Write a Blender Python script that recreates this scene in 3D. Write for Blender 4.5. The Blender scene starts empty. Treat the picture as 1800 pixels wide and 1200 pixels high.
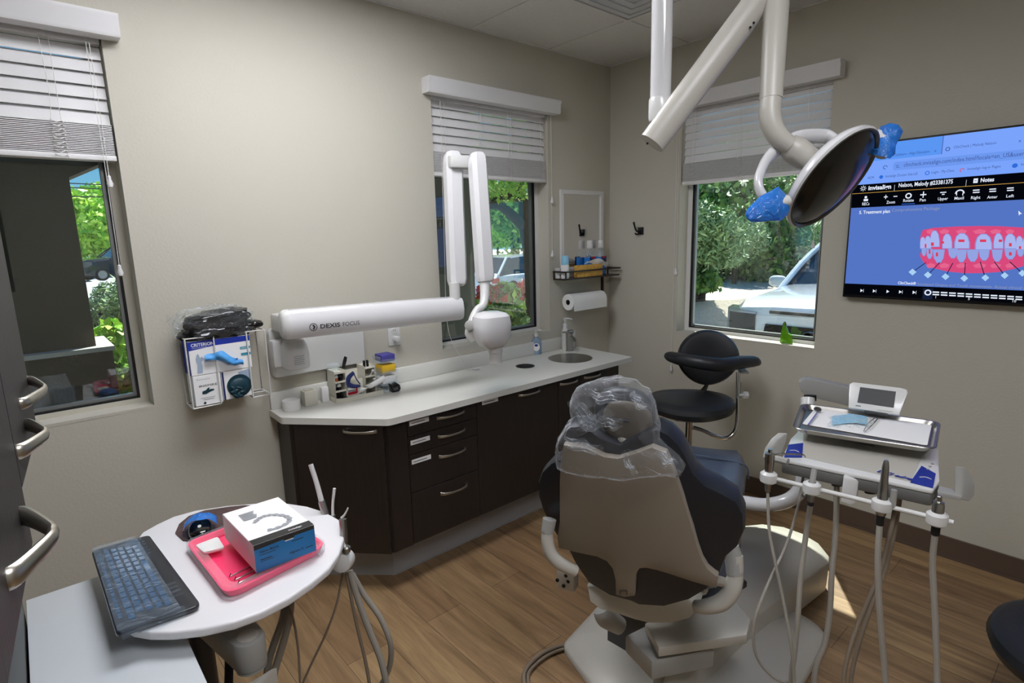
import bpy, bmesh, math, random
import numpy as np
from mathutils import Vector, Matrix, Quaternion, noise
random.seed(7)
PI = math.pi
SC = bpy.context.scene
COL = SC.collection
# ---------------------------------------------------------------- camera
YAW, PITCH, ROLL, FPX = 0.85380371, 0.18312518, -0.02568898, 992.39458
CAM = Vector((-3.280, -2.657, 1.612))
_f = Vector((math.cos(YAW)*math.cos(PITCH), math.sin(YAW)*math.cos(PITCH), -math.sin(PITCH)))
_r = Vector((math.sin(YAW), -math.cos(YAW), 0)); _u = _r.cross(_f)
_r2 = _r*math.cos(ROLL) + _u*math.sin(ROLL); _u2 = _u*math.cos(ROLL) - _r*math.sin(ROLL)
cd = bpy.data.cameras.new('camera'); cam = bpy.data.objects.new('camera', cd); COL.objects.link(cam)
cam.matrix_world = Matrix(((_r2.x,_u2.x,-_f.x,CAM.x),(_r2.y,_u2.y,-_f.y,CAM.y),(_r2.z,_u2.z,-_f.z,CAM.z),(0,0,0,1)))
cd.sensor_width = 36; cd.lens = FPX/1800*36; cd.clip_start = .02; cd.clip_end = 300
SC.camera = cam
# ---------------------------------------------------------------- world, sun, exposure
w = bpy.data.worlds.new('world'); SC.world = w; w.use_nodes = True
_n = w.node_tree; _bg = _n.nodes['Background']
_tc = _n.nodes.new('ShaderNodeTexCoord'); _sx = _n.nodes.new('ShaderNodeSeparateXYZ'); _cr = _n.nodes.new('ShaderNodeValToRGB')
_n.links.new(_tc.outputs['Generated'], _sx.inputs[0]); _n.links.new(_sx.outputs['Z'], _cr.inputs[0]); _n.links.new(_cr.outputs[0], _bg.inputs[0])
_e = _cr.color_ramp.elements; _e[0].position = .0; _e[0].color = (.34, .66, .85, 1); _e[1].position = .6; _e[1].color = (.07, .24, .62, 1)
_m = _e.new(.12); _m.color = (.16, .48, .78, 1)
_bg.inputs[1].default_value = 1.25
SUND = Vector((-.54, -.36, -.95)).normalized()
sl = bpy.data.lights.new('sun', 'SUN'); sl.energy = 13; sl.angle = .009; sl.color = (1, .96, .88)
so = bpy.data.objects.new('sun', sl); COL.objects.link(so); so.rotation_mode = 'QUATERNION'
so.rotation_quaternion = SUND.to_track_quat('-Z', 'Y')
LAMP = 21            # strength of the ceiling troffers
SC.view_settings.view_transform = 'Standard'; SC.view_settings.look = 'None'
SC.view_settings.exposure = 0.0; SC.view_settings.gamma = 1; SC.view_settings.use_curve_mapping = False

# measuring helpers: a photo point on a known plane / at a known distance
def ray(x, y): return _f + _r2*((x-900)/FPX) - _u2*((y-600)/FPX)
def P(x, y, ax, v):
    d = ray(x, y); i = 'xyz'.index(ax); return CAM + d*((v-CAM[i])/d[i])
def D(x, y, depth): return CAM + ray(x, y)*depth
def PN(x, y, o, n):
    d = ray(x, y); return CAM + d*((o-CAM).dot(n)/d.dot(n))

# ---------------------------------------------------------------- materials
def lin(h):
    h = h.lstrip('#'); c = [int(h[i:i+2], 16)/255 for i in (0, 2, 4)]
    return tuple((v/12.92 if v <= .04045 else ((v+.055)/1.055)**2.4) for v in c) + (1,)
M = {}
def mat(name, col, rough=.5, metal=0, bump=0, bscale=200, var=0, vscale=8, coat=0, emit=0, trans=0, stretch=(1,1,1), ior=1.45, alpha=1):
    m = bpy.data.materials.new(name); m.use_nodes = True; M[name] = m
    nt = m.node_tree; b = nt.nodes['Principled BSDF']
    c = lin(col) if isinstance(col, str) else col
    b.inputs['Base Color'].default_value = c; b.inputs['Roughness'].default_value = rough; b.inputs['Metallic'].default_value = metal
    b.inputs['Coat Weight'].default_value = coat; b.inputs['IOR'].default_value = ior
    b.inputs['Transmission Weight'].default_value = trans; b.inputs['Alpha'].default_value = alpha
    if emit: b.inputs['Emission Color'].default_value = c; b.inputs['Emission Strength'].default_value = emit
    if bump or var:
        tc = nt.nodes.new('ShaderNodeTexCoord'); mp = nt.nodes.new('ShaderNodeMapping'); mp.inputs['Scale'].default_value = stretch
        nt.links.new(tc.outputs['Object'], mp.inputs[0])
    if bump:
        no = nt.nodes.new('ShaderNodeTexNoise'); no.inputs['Scale'].default_value = bscale; no.inputs['Detail'].default_value = 3
        nt.links.new(mp.outputs[0], no.inputs['Vector'])
        bp = nt.nodes.new('ShaderNodeBump'); bp.inputs['Strength'].default_value = bump; bp.inputs['Distance'].default_value = .004
        nt.links.new(no.outputs[0], bp.inputs['Height']); nt.links.new(bp.outputs[0], b.inputs['Normal'])
    if var:
        n2 = nt.nodes.new('ShaderNodeTexNoise'); n2.inputs['Scale'].default_value = vscale; n2.inputs['Detail'].default_value = 5
        nt.links.new(mp.outputs[0], n2.inputs['Vector'])
        mx = nt.nodes.new('ShaderNodeMix'); mx.data_type = 'RGBA'
        mx.inputs[6].default_value = tuple(v*(1-var) for v in c[:3])+(1,); mx.inputs[7].default_value = tuple(min(1, v*(1+var)) for v in c[:3])+(1,)
        nt.links.new(n2.outputs[0], mx.inputs[0]); nt.links.new(mx.outputs[2], b.inputs['Base Color'])
    return m
def film(name, col, mixf, rough, tint=(1,1,1,1), bump=0, bscale=30):
    """thin see-through film: transparent with a share of glossy and white haze"""
    m = bpy.data.materials.new(name); m.use_nodes = True; M[name] = m
    nt = m.node_tree; nt.nodes.clear(); o = nt.nodes.new('ShaderNodeOutputMaterial')
    t = nt.nodes.new('ShaderNodeBsdfTransparent'); t.inputs[0].default_value = tint
    g = nt.nodes.new('ShaderNodeBsdfPrincipled'); g.inputs['Base Color'].default_value = lin(col); g.inputs['Roughness'].default_value = rough
    g.inputs['Specular IOR Level'].default_value = 1.0
    x = nt.nodes.new('ShaderNodeMixShader'); lw = nt.nodes.new('ShaderNodeLayerWeight'); lw.inputs[0].default_value = .5
    fr = nt.nodes.new('ShaderNodeMath'); fr.operation = 'POWER'; fr.inputs[1].default_value = 4.0; nt.links.new(lw.outputs['Facing'], fr.inputs[0])
    ad = nt.nodes.new('ShaderNodeMath'); ad.operation = 'MULTIPLY_ADD'; ad.inputs[1].default_value = .65; ad.inputs[2].default_value = mixf; ad.use_clamp = True
    nt.links.new(fr.outputs[0], ad.inputs[0]); nt.links.new(ad.outputs[0], x.inputs[0])
    nt.links.new(t.outputs[0], x.inputs[1]); nt.links.new(g.outputs[0], x.inputs[2]); nt.links.new(x.outputs[0], o.inputs[0])
    if bump:
        tc = nt.nodes.new('ShaderNodeTexCoord')
        no = nt.nodes.new('ShaderNodeTexNoise'); no.inputs['Scale'].default_value = bscale; no.inputs['Detail'].default_value = 4; no.inputs['Distortion'].default_value = 1.5
        nt.links.new(tc.outputs['Object'], no.inputs['Vector'])
        bp = nt.nodes.new('ShaderNodeBump'); bp.inputs['Strength'].default_value = bump; bp.inputs['Distance'].default_value = .02
        nt.links.new(no.outputs[0], bp.inputs['Height']); nt.links.new(bp.outputs[0], g.inputs['Normal']); nt.links.new(bp.outputs[0], lw.inputs['Normal'])
    return m
def windowglass():
    m = bpy.data.materials.new('window_glass'); m.use_nodes = True; M['window_glass'] = m
    nt = m.node_tree; nt.nodes.clear(); o = nt.nodes.new('ShaderNodeOutputMaterial')
    t = nt.nodes.new('ShaderNodeBsdfTransparent'); t.inputs[0].default_value = (.86, .9, .89, 1)
    g = nt.nodes.new('ShaderNodeBsdfGlossy'); g.inputs['Roughness'].default_value = 0.0; g.inputs[0].default_value = (.9,.9,.9,1)
    x = nt.nodes.new('ShaderNodeMixShader'); lw = nt.nodes.new('ShaderNodeLayerWeight'); lw.inputs[0].default_value = .5
    pw = nt.nodes.new('ShaderNodeMath'); pw.operation = 'POWER'; pw.inputs[1].default_value = 5
    fr = nt.nodes.new('ShaderNodeMath'); fr.operation = 'MULTIPLY_ADD'; fr.inputs[1].default_value = .9; fr.inputs[2].default_value = .07
    nt.links.new(lw.outputs['Facing'], pw.inputs[0]); nt.links.new(pw.outputs[0], fr.inputs[0]); nt.links.new(fr.outputs[0], x.inputs[0]); nt.links.new(t.outputs[0], x.inputs[1]); nt.links.new(g.outputs[0], x.inputs[2]); nt.links.new(x.outputs[0], o.inputs[0])
windowglass()
mat('wall_paint', '#bcb8aa', .75, bump=.25, bscale=90)
mat('ceiling_tile', '#dad9d4', .9, bump=.9, bscale=260, var=.06, vscale=60)
mat('ceiling_grid', '#d6d5d0', .6)
mat('vent_metal', '#c6c8c9', .5)
mat('lamp_diffuser', '#f6f7ff', .5, emit=LAMP)
mat('baseboard_vinyl', '#57483c', .5)
mat('white_paint', '#d2d2cf', .45)
mat('white_plastic', '#cfcfcc', .28, coat=.2)
mat('white_gloss', '#d3d3d3', .18, coat=.5)
mat('warm_plastic', '#b7b4aa', .35)
mat('grey_plastic', '#9b9b96', .4)
mat('plate_beige', '#8f8679', .5, bump=.15, bscale=400)
mat('dark_grey', '#3a3b3c', .45)
mat('black', '#0d0d0e', .4)
mat('black_gloss', '#060607', .12, coat=.3)
mat('rubber', '#141414', .7)
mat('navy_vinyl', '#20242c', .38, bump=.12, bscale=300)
mat('seat_vinyl', '#4a5566', .32, bump=.1, bscale=300)  # blue of the reflected window is put into this base colour
mat('charcoal_vinyl', '#222427', .42, bump=.12, bscale=300)
mat('chrome', '#c9c9c6', .12, 1)
mat('steel', '#a9a8a4', .28, 1)
mat('tray_steel', '#a5a29c', .3, 1)
mat('underbody', '#62625f', .5)
mat('satin_nickel', '#b7b2a6', .32, 1)
mat('cab_wood', '#2a231f', .38, bump=.25, bscale=60, var=.35, vscale=22, stretch=(6,6,.35))
mat('tall_cab_wood', '#2b2826', .5, bump=.2, bscale=60, var=.2, vscale=22, stretch=(6,6,.35))
mat('toe_grey', '#989694', .5)
mat('counter', '#d5d4cc', .28, var=.04, vscale=300)
mat('hose_grey', '#8f8a80', .5)
mat('hose_tan', '#7d7060', .5)
mat('table_white', '#dedddd', .3)
mat('desk_white', '#c3c8ca', .25)
mat('pink_tray', '#ff3f72', .3, coat=.4)
mat('blue_film', '#1f6fd0', .25, coat=.3, bump=.6, bscale=40)
film('blue_wrap', '#2a86e8', .62, .12, (.25,.55,1,1), bump=.7, bscale=35)
film('clear_wrap', '#eef2f5', .05, .08, (.97,.98,.98,1), bump=1.0, bscale=16)
film('clear_smooth', '#e8eef2', .08, .08, (.95,.97,.98,1))
film('sheer_wrap', '#e9eef2', .075, .09, (.95,.96,.97,1), bump=1.0, bscale=11)
film('key_film', '#cfe2f2', .06, .12, (.93,.96,.98,1), bump=.5, bscale=18)
mat('lens_dark', '#1c1a16', .16)
mat('lens_rim', '#55524c', .25, metal=.3)
mat('key_blue', '#2a4b6b', .18, coat=.6)
mat('kb_body', '#24262c', .28, coat=.3)
mat('mirror', '#e6e6e6', .01, 1)
mat('paper', '#ececea', .8)
mat('tissue', '#e4e4e0', .9, bump=.4, bscale=150)
mat('print_dark', '#2b2c30', .6)
mat('print_grey', '#9a9c9f', .6)
mat('logo_blue', '#1b2f8c', .5)
mat('box_blue', '#1a34a0', .5)
mat('box_cyan', '#3f8fa8', .5)
mat('glove_blue', '#4f9fe0', .55, var=.25, vscale=60)
mat('glove_print', '#9fb0c4', .6)  # pale blue-grey of the printed shapes on the glove boxes
mat('teal_dark', '#0b3440', .5)
mat('carton_blue', '#2774ae', .35, var=.12, vscale=12)
mat('carton_black', '#2b2a29', .4)
mat('red', '#b3122a', .4)
mat('orange', '#b5552a', .5)
mat('yellow', '#e0b52a', .5)
mat('purple', '#45418c', .5)
mat('deep_blue', '#1c2a5e', .5)
mat('tissue_box', '#c79a45', .6, var=.5, vscale=60)
mat('bottle_blue', '#1672c8', .2, coat=.5)
mat('light_blue', '#8cc6e2', .4)
mat('shelf_metal', '#2a1f1b', .4)
mat('clear_glass', '#dfe8ea', .05, trans=.9)
mat('mouse_pad', '#4d3b38', .8, var=.7, vscale=60)
mat('green_glass', '#6fae20', .1, trans=.35, var=.5, vscale=90)
mat('sage', '#7d8f3a', .5)
mat('ivory', '#d6d3c4', .45)
mat('aluminium', '#8d908e', .4, .6)
mat('gasket', '#0a0a0a', .5)
mat('blind_white', '#d8d7d6', .5)
mat('cord', '#dcdbd6', .7)
# outdoors
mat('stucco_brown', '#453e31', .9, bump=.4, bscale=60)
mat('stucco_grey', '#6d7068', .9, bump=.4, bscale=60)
mat('far_wall', '#9fb4b8', .9)
mat('gravel', '#c6baa8', .95, bump=1, bscale=40, var=.35, vscale=30)
mat('mulch', '#5a4636', .95, bump=1, bscale=60, var=.5, vscale=40)
mat('asphalt', '#b3b5b6', .9, var=.08, vscale=3)
mat('concrete', '#c9c7c0', .9, var=.1, vscale=6)
mat('car_white', '#dfe8f2', .15, coat=1)
mat('car_dark', '#12161e', .2, coat=1)
mat('car_glass', '#1d2b35', .05, coat=.5)
mat('tyre', '#151515', .8)
mat('trunk', '#3a2f26', .95, bump=1, bscale=30, var=.4, vscale=20)
mat('tail_red', '#b01520', .3)
mat('headlamp', '#38434a', .1, coat=1)
def leafmat(name, a, b):
    m = bpy.data.materials.new(name); m.use_nodes = True; M[name] = m; nt = m.node_tree; p = nt.nodes['Principled BSDF']
    g = nt.nodes.new('ShaderNodeNewGeometry'); r = nt.nodes.new('ShaderNodeValToRGB')
    r.color_ramp.elements[0].color = lin(a); r.color_ramp.elements[1].color = lin(b)
    nt.links.new(g.outputs['Random Per Island'], r.inputs[0]); nt.links.new(r.outputs[0], p.inputs['Base Color'])
    p.inputs['Roughness'].default_value = .45; p.inputs['Transmission Weight'].default_value = 0
    return m
leafmat('leaf_dark', '#3d6426', '#86ad4c'); leafmat('leaf_bright', '#7cc02c', '#cfea5a'); leafmat('leaf_sage', '#5f8452', '#aecb8c')
leafmat('leaf_mid', '#5c9a30', '#b2da62'); leafmat('petal_red', '#a80f22', '#f2303c')
# wood plank floor
def floormat():
    m = bpy.data.materials.new('floor_planks'); m.use_nodes = True; M['floor_planks'] = m; nt = m.node_tree; L = nt.links.new
    b = nt.nodes['Principled BSDF']; b.inputs['Roughness'].default_value = .42
    tc = nt.nodes.new('ShaderNodeTexCoord'); mp = nt.nodes.new('ShaderNodeMapping'); mp.inputs['Rotation'].default_value = (0, 0, PI/2)
    L(tc.outputs['Object'], mp.inputs[0])
    br = nt.nodes.new('ShaderNodeTexBrick'); L(mp.outputs[0], br.inputs['Vector'])
    br.inputs['Scale'].default_value = 1; br.inputs['Brick Width'].default_value = 1.22; br.inputs['Row Height'].default_value = .18
    br.inputs['Mortar Size'].default_value = .0012; br.offset = .37; br.inputs['Bias'].default_value = 0
    br.inputs['Color1'].default_value = lin('#ad9069'); br.inputs['Color2'].default_value = lin('#957757'); br.inputs['Mortar'].default_value = lin('#5d4836')
    mp2 = nt.nodes.new('ShaderNodeMapping'); mp2.inputs['Scale'].default_value = (9, .75, 1); L(tc.outputs['Object'], mp2.inputs[0])
    n1 = nt.nodes.new('ShaderNodeTexNoise'); n1.inputs['Scale'].default_value = 2.2; n1.inputs['Detail'].default_value = 9; n1.inputs['Roughness'].default_value = .62; n1.inputs['Distortion'].default_value = .9
    L(mp2.outputs[0], n1.inputs['Vector'])
    rp = nt.nodes.new('ShaderNodeValToRGB'); rp.color_ramp.elements[0].position = .33; rp.color_ramp.elements[0].color = (.42,.36,.3,1)
    rp.color_ramp.elements[1].position = .62; rp.color_ramp.elements[1].color = (1.08,1.06,1.02,1); L(n1.outputs[0], rp.inputs[0])
    mx = nt.nodes.new('ShaderNodeMix'); mx.data_type = 'RGBA'; mx.blend_type = 'MULTIPLY'; mx.inputs[0].default_value = .75
    L(br.outputs[0], mx.inputs[6]); L(rp.outputs[0], mx.inputs[7])
    mp3 = nt.nodes.new('ShaderNodeMapping'); mp3.inputs['Scale'].default_value = (60, 2.5, 1); L(tc.outputs['Object'], mp3.inputs[0])
    n2 = nt.nodes.new('ShaderNodeTexNoise'); n2.inputs['Scale'].default_value = 3; n2.inputs['Detail'].default_value = 4; L(mp3.outputs[0], n2.inputs['Vector'])
    mx2 = nt.nodes.new('ShaderNodeMix'); mx2.data_type = 'RGBA'; mx2.blend_type = 'MULTIPLY'; mx2.inputs[0].default_value = .3
    L(mx.outputs[2], mx2.inputs[6]); L(n2.outputs[0], mx2.inputs[7])
    # knots
    vo = nt.nodes.new('ShaderNodeTexVoronoi'); vo.inputs['Scale'].default_value = 1.9; mp4 = nt.nodes.new('ShaderNodeMapping'); mp4.inputs['Scale'].default_value = (1.6, .8, 1)
    L(tc.outputs['Object'], mp4.inputs[0]); L(mp4.outputs[0], vo.inputs['Vector'])
    rk = nt.nodes.new('ShaderNodeValToRGB'); rk.color_ramp.elements[0].position = .015; rk.color_ramp.elements[0].color = (.35,.27,.2,1); rk.color_ramp.elements[1].position = .07; rk.color_ramp.elements[1].color = (1,1,1,1)
    L(vo.outputs['Distance'], rk.inputs[0])
    mx3 = nt.nodes.new('ShaderNodeMix'); mx3.data_type = 'RGBA'; mx3.blend_type = 'MULTIPLY'; mx3.inputs[0].default_value = .8
    L(mx2.outputs[2], mx3.inputs[6]); L(rk.outputs[0], mx3.inputs[7]); L(mx3.outputs[2], b.inputs['Base Color'])
    bp = nt.nodes.new('ShaderNodeBump'); bp.inputs['Strength'].default_value = .15; bp.inputs['Distance'].default_value = .002; L(n2.outputs[0], bp.inputs['Height']); L(bp.outputs[0], b.inputs['Normal'])
floormat()
def scr(name, col, e=1.0):
    m = bpy.data.materials.new(name); m.use_nodes = True; M[name] = m; nt = m.node_tree; nt.nodes.clear()
    o = nt.nodes.new('ShaderNodeOutputMaterial'); em = nt.nodes.new('ShaderNodeEmission'); em.inputs[0].default_value = lin(col); em.inputs[1].default_value = e
    nt.links.new(em.outputs[0], o.inputs[0])
for n_, c_ in dict(s_bg='#5474c4', s_tab='#5a96f2', s_bar='#7aa4fb', s_pill='#6d98ee', s_black='#04060c', s_white='#e6eefc', s_grey='#8d98b4', s_ink='#3d5396', s_gold='#c79a4a', s_blue='#2f6bd8',
                   s_gum='#d84a7c', s_gum2='#e4668f', s_tooth='#93a3e2', s_tooth2='#a9b6ee', s_edge='#7f92d6', s_att='#d8405e', s_dia='#a9d0f2', s_line='#101a40', s_sel='#14203a').items(): scr(n_, c_)

# ---------------------------------------------------------------- mesh builder
class MB:
    def __init__(s, m='white_plastic'):
        s.bm = bmesh.new(); s.mats = []; s.cur = 0; s.m(m)
    def m(s, name):
        if name not in s.mats: s.mats.append(name)
        s.cur = s.mats.index(name); return s
    def _face(s, vs):
        try: f = s.bm.faces.new(vs); f.material_index = s.cur; f.smooth = True; return f
        except ValueError: return None
    def merge(s, tb, mtx=None):
        if mtx is not None: bmesh.ops.transform(tb, matrix=mtx, verts=tb.verts)
        mp = {}
        for v in tb.verts: mp[v] = s.bm.verts.new(v.co)
        for f in tb.faces: s._face([mp[v] for v in f.verts])
        tb.free(); return s
    def box(s, c, size, rot=None, bev=0, seg=2):
        tb = bmesh.new(); bmesh.ops.create_cube(tb, size=1); bmesh.ops.scale(tb, vec=size, verts=tb.verts)
        if bev: bmesh.ops.bevel(tb, geom=tb.edges[:], offset=min(bev, min(size)*.49), segments=seg, affect='EDGES', profile=.5)
        m = Matrix.Translation(c)
        if rot is not None: m = m @ (rot.to_4x4() if isinstance(rot, Matrix) else Matrix.Rotation(rot, 4, 'Z'))
        return s.merge(tb, m)
    def bb(s, a, b, bev=0, seg=2):
        a = Vector(a); b = Vector(b); return s.box((a+b)/2, [abs(v) for v in (b-a)], None, bev, seg)
    def loft(s, rings, cap=True, close=True):
        R = [[s.bm.verts.new(p) for p in r] for r in rings]; n = len(R[0])
        for i in range(len(R)-1):
            for j in range(n if close else n-1):
                s._face([R[i][j], R[i][(j+1) % n], R[i+1][(j+1) % n], R[i+1][j]])
        if cap: s._face(R[0][::-1]); s._face(R[-1])
        return s
    def cyl(s, a, b, r0, r1=None, n=20, cap=True):
        a = Vector(a); b = Vector(b); r1 = r0 if r1 is None else r1; q = (b-a).to_track_quat('Z', 'Y')
        X = q @ Vector((1,0,0)); Y = q @ Vector((0,1,0))
        return s.loft([[p+X*(r*math.cos(t))+Y*(r*math.sin(t)) for t in [2*PI*k/n for k in range(n)]] for p, r in ((a, r0), (b, r1))], cap)
    def lathe(s, o, ax, prof, n=24, cap=True, X=None, sx=1, sy=1):
        """prof: (radius, height) along axis"""
        o = Vector(o); ax = Vector(ax).normalized(); q = ax.to_track_quat('Z', 'Y')
        if X is None: X = q @ Vector((1,0,0))
        else: X = (Vector(X) - ax*Vector(X).dot(ax)).normalized()
        Y = ax.cross(X)
        return s.loft([[o+ax*h+X*(r*sx*math.cos(t))+Y*(r*sy*math.sin(t)) for t in [2*PI*k/n for k in range(n)]] for r, h in prof], cap)
    def tube(s, pts, r, n=10, smooth=6, flat=None, cap=True):
        pts = [Vector(p) for p in pts]
        rr = r if isinstance(r, (list, tuple)) else [r]*len(pts)
        if smooth and len(pts) > 2:
            q = []; qr = []
            for i in range(len(pts)-1):
                p0 = pts[max(i-1,0)]; p1 = pts[i]; p2 = pts[i+1]; p3 = pts[min(i+2,len(pts)-1)]
                for k in range(smooth):
                    t = k/smooth; t2 = t*t; t3 = t2*t
                    q.append(.5*((2*p1)+(-p0+p2)*t+(2*p0-5*p1+4*p2-p3)*t2+(-p0+3*p1-3*p2+p3)*t3)); qr.append(tuple(x*(1-t)+y*t for x,y in zip(rr[i],rr[i+1])) if isinstance(rr[i],tuple) else rr[i]*(1-t)+rr[i+1]*t)
            q.append(pts[-1]); qr.append(rr[-1]); pts, rr = q, qr
        T = [(pts[min(i+1,len(pts)-1)]-pts[max(i-1,0)]).normalized() for i in range(len(pts))]
        up = flat if flat is not None else (Vector((0,0,1)) if abs(T[0].z) < .9 else Vector((1,0,0)))
        X = (up - T[0]*up.dot(T[0])).normalized(); rings = []
        for i, p in enumerate(pts):
            X = (X - T[i]*X.dot(T[i])).normalized(); Y = T[i].cross(X)
            a, b = (rr[i], rr[i]) if not isinstance(rr[i], tuple) else rr[i]
            rings.append([p+X*(a*math.cos(t))+Y*(b*math.sin(t)) for t in [2*PI*k/n for k in range(n)]])
        return s.loft(rings, cap)
    def ell(s, c, r, rot=None, nu=20, nv=12, pw=1.0):
        c = Vector(c); rot = rot or Matrix.Identity(3)
        if isinstance(r, (int, float)): r = (r, r, r)
        sg = lambda v: math.copysign(abs(v)**pw, v)
        rings = []
        for i in range(nv+1):
            ph = -PI/2+PI*i/nv; ph = max(min(ph, PI/2-.02), -PI/2+.02)
            rings.append([c+rot@Vector((r[0]*sg(math.cos(ph))*sg(math.cos(t)), r[1]*sg(math.cos(ph))*sg(math.sin(t)), r[2]*sg(math.sin(ph)))) for t in [2*PI*k/nu for k in range(nu)]])
        return s.loft(rings)
    def poly(s, pts): s._face([s.bm.verts.new(p) for p in pts]); return s
    def prism(s, pts, d, bev=0, seg=2):
        """pts: 3D outline, d: extrusion vector"""
        tb = bmesh.new(); d = Vector(d); pts = [Vector(p) for p in pts]
        a = [tb.verts.new(p) for p in pts]; b = [tb.verts.new(p+d) for p in pts]; n = len(a)
        tb.faces.new(a); tb.faces.new(b[::-1])
        for i in range(n): tb.faces.new([a[(i+1)%n], a[i], b[i], b[(i+1)%n]])
        bmesh.ops.recalc_face_normals(tb, faces=tb.faces)
        if bev: 
            es = [e for e in tb.edges if abs((e.verts[1].co-e.verts[0].co).normalized().dot(d.normalized())) < .99]
            bmesh.ops.bevel(tb, geom=es, offset=bev, segments=seg, affect='EDGES', profile=.5)
        return s.merge(tb)
    def grid(s, f, nu, nv, thick=None):
        V = [[s.bm.verts.new(f(i/nu, j/nv)) for j in range(nv+1)] for i in range(nu+1)]
        for i in range(nu):
            for j in range(nv): s._face([V[i][j], V[i+1][j], V[i+1][j+1], V[i][j+1]])
        return s
    def text(s, txt, o, X, Y, size, depth=0, shear=0, width=None, bold=0, align='LEFT'):
        c = bpy.data.curves.new('t', 'FONT'); c.body = txt; c.size = 1; c.shear = shear; c.offset = bold; c.align_x = align; c.resolution_u = 2
        c.extrude = 0
        ob = bpy.data.objects.new('t', c); COL.objects.link(ob); me = ob.to_mesh(depsgraph=bpy.context.evaluated_depsgraph_get()) if False else None
        dg = bpy.context.evaluated_depsgraph_get(); dg.update(); oe = ob.evaluated_get(dg); me = oe.to_mesh()
        vs = [Vector(v.co) for v in me.vertices]; fs = [list(p.vertices) for p in me.polygons]; oe.to_mesh_clear()
        bpy.data.objects.remove(ob); bpy.data.curves.remove(c)
        if not vs: return s
        X = Vector(X); Y = Vector(Y); k = size
        x1 = max(v.x for v in vs) or 1
        kx = width/x1 if width else size
        nv = [s.bm.verts.new(Vector(o)+X*(v.x*kx)+Y*(v.y*k)) for v in vs]
        for f in fs: s._face([nv[i] for i in f])
        return s
    def build(s, name, parent=None, sharp=35, recalc=True):
        if recalc: bmesh.ops.recalc_face_normals(s.bm, faces=s.bm.faces)
        me = bpy.data.meshes.new(name); s.bm.to_mesh(me); s.bm.free()
        for m in s.mats: me.materials.append(M[m])
        try: me.set_sharp_from_angle(angle=math.radians(sharp))
        except Exception: pass
        o = bpy.data.objects.new(name, me); COL.objects.link(o)
        if parent is not None: child(o, parent)
        return o
def child(o, p):
    o.parent = p
    m = Matrix.Translation(p.location) if p.parent is None else Matrix.Identity(4)
    if p.type == 'EMPTY': o.matrix_parent_inverse = Matrix.Translation(p.location).inverted()
def tag(o, label=None, cat=None, group=None, kind=None):
    if label: o['label'] = label
    if cat: o['category'] = cat
    if group: o['group'] = group
    if kind: o['kind'] = kind
    return o
def thing(name, loc, label, cat, group=None):
    o = bpy.data.objects.new(name, None); COL.objects.link(o); o.location = loc; o.empty_display_size = .05
    return tag(o, label, cat, group)
def S(o): o['kind'] = 'structure'; return o
def rot_axes(X, Y, Z): return Matrix((X, Y, Z)).transposed()
V = Vector

# ================================================================ ROOM
H = 2.74; XL = -4.3; YF = -4.7; TH = .16
S(MB('floor_planks').bb((XL-TH, YF-TH, -.1), (TH, TH, 0)).build('floor'))
def wall(name, axis, lo, hi, p0, p1, holes):
    """wall with openings; axis 'x' runs along x (plane y p0..p1); holes: (a,b,z0,z1)"""
    b = MB('wall_paint'); cuts = sorted(holes)
    def seg(a, c, z0, z1):
        if c-a < 1e-4 or z1-z0 < 1e-4: return
        if axis == 'x': b.bb((a, p0, z0), (c, p1, z1))
        else: b.bb((p0, a, z0), (p1, c, z1))
    cur = lo
    for (a, c, z0, z1) in cuts:
        seg(cur, a, 0, H+.1); seg(a, c, 0, z0); seg(a, c, z1, H+.1); cur = c
    seg(cur, hi, 0, H+.1)
    return S(b.build(name))
W1 = (-3.79, -2.920, .958, 2.40); W2 = (-1.492, -.622, .975, 2.40); W3 = (-1.445, -.573, .950, 2.40)
wall('wall_back', 'x', XL-TH, 0, 0, TH, [W1, W2])
wall('wall_right', 'y', YF-TH, TH, 0, TH, [W3])
wall('wall_left', 'y', YF, 0, XL-TH, XL, [])
wall('wall_front', 'x', XL-TH, 0, YF-TH, YF, [])
# ceiling with tiles and T grid (openings for the fittings are cells left out)
fit = {(-5, -2): 'lamp', (-4, -2): 'lamp', (-5, -6): 'lamp', (-5, -5): 'lamp', (-2, -2): 'vent'}
cb = MB('ceiling_tile')
for i in range(-8, 0):
    for j in range(-8, 0):
        if (i, j) in fit: continue
        cb.bb((i*.6+.012, j*.6+.012, H+.004), (i*.6+.588, j*.6+.588, H+.02))
cb.bb((XL, YF, H+.08), (0, 0, H+.1))
S(cb.build('ceiling'))
gb = MB('ceiling_grid')
for i in range(-8, 1): gb.bb((max(i*.6-.012, XL), YF, H), (min(i*.6+.012, 0), 0, H+.008))
for j in range(-8, 1): gb.bb((XL, max(j*.6-.012, YF), H-.0005), (0, min(j*.6+.012, 0), H+.0075))
S(gb.build('trim_1'))
def troffer(i, j, label, ni=1, nj=2):
    t = thing('ceiling_light', ((i+ni/2)*.6, (j+nj/2)*.6, H), label, 'ceiling light', 'recessed ceiling lights')
    b = MB('white_paint'); x0, x1, y0, y1 = i*.6+.014, (i+ni)*.6-.014, j*.6+.014, (j+nj)*.6-.014
    for a, c in (((x0,y0,H-.001),(x0+.03,y1,H+.01)), ((x1-.03,y0,H-.001),(x1,y1,H+.01)), ((x0,y0,H-.001),(x1,y0+.03,H+.01)), ((x0,y1-.03,H-.001),(x1,y1,H+.01))): b.bb(a, c)
    b.build('frame', t); MB('lamp_diffuser').bb((x0+.03,y0+.03,H+.002),(x1-.03,y1-.03,H+.006)).build('diffuser', t)
troffer(-5, -2, 'recessed ceiling light above the x-ray arm near the back wall', 2, 1)
troffer(-5, -6, 'recessed ceiling light above and behind the camera')
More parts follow.
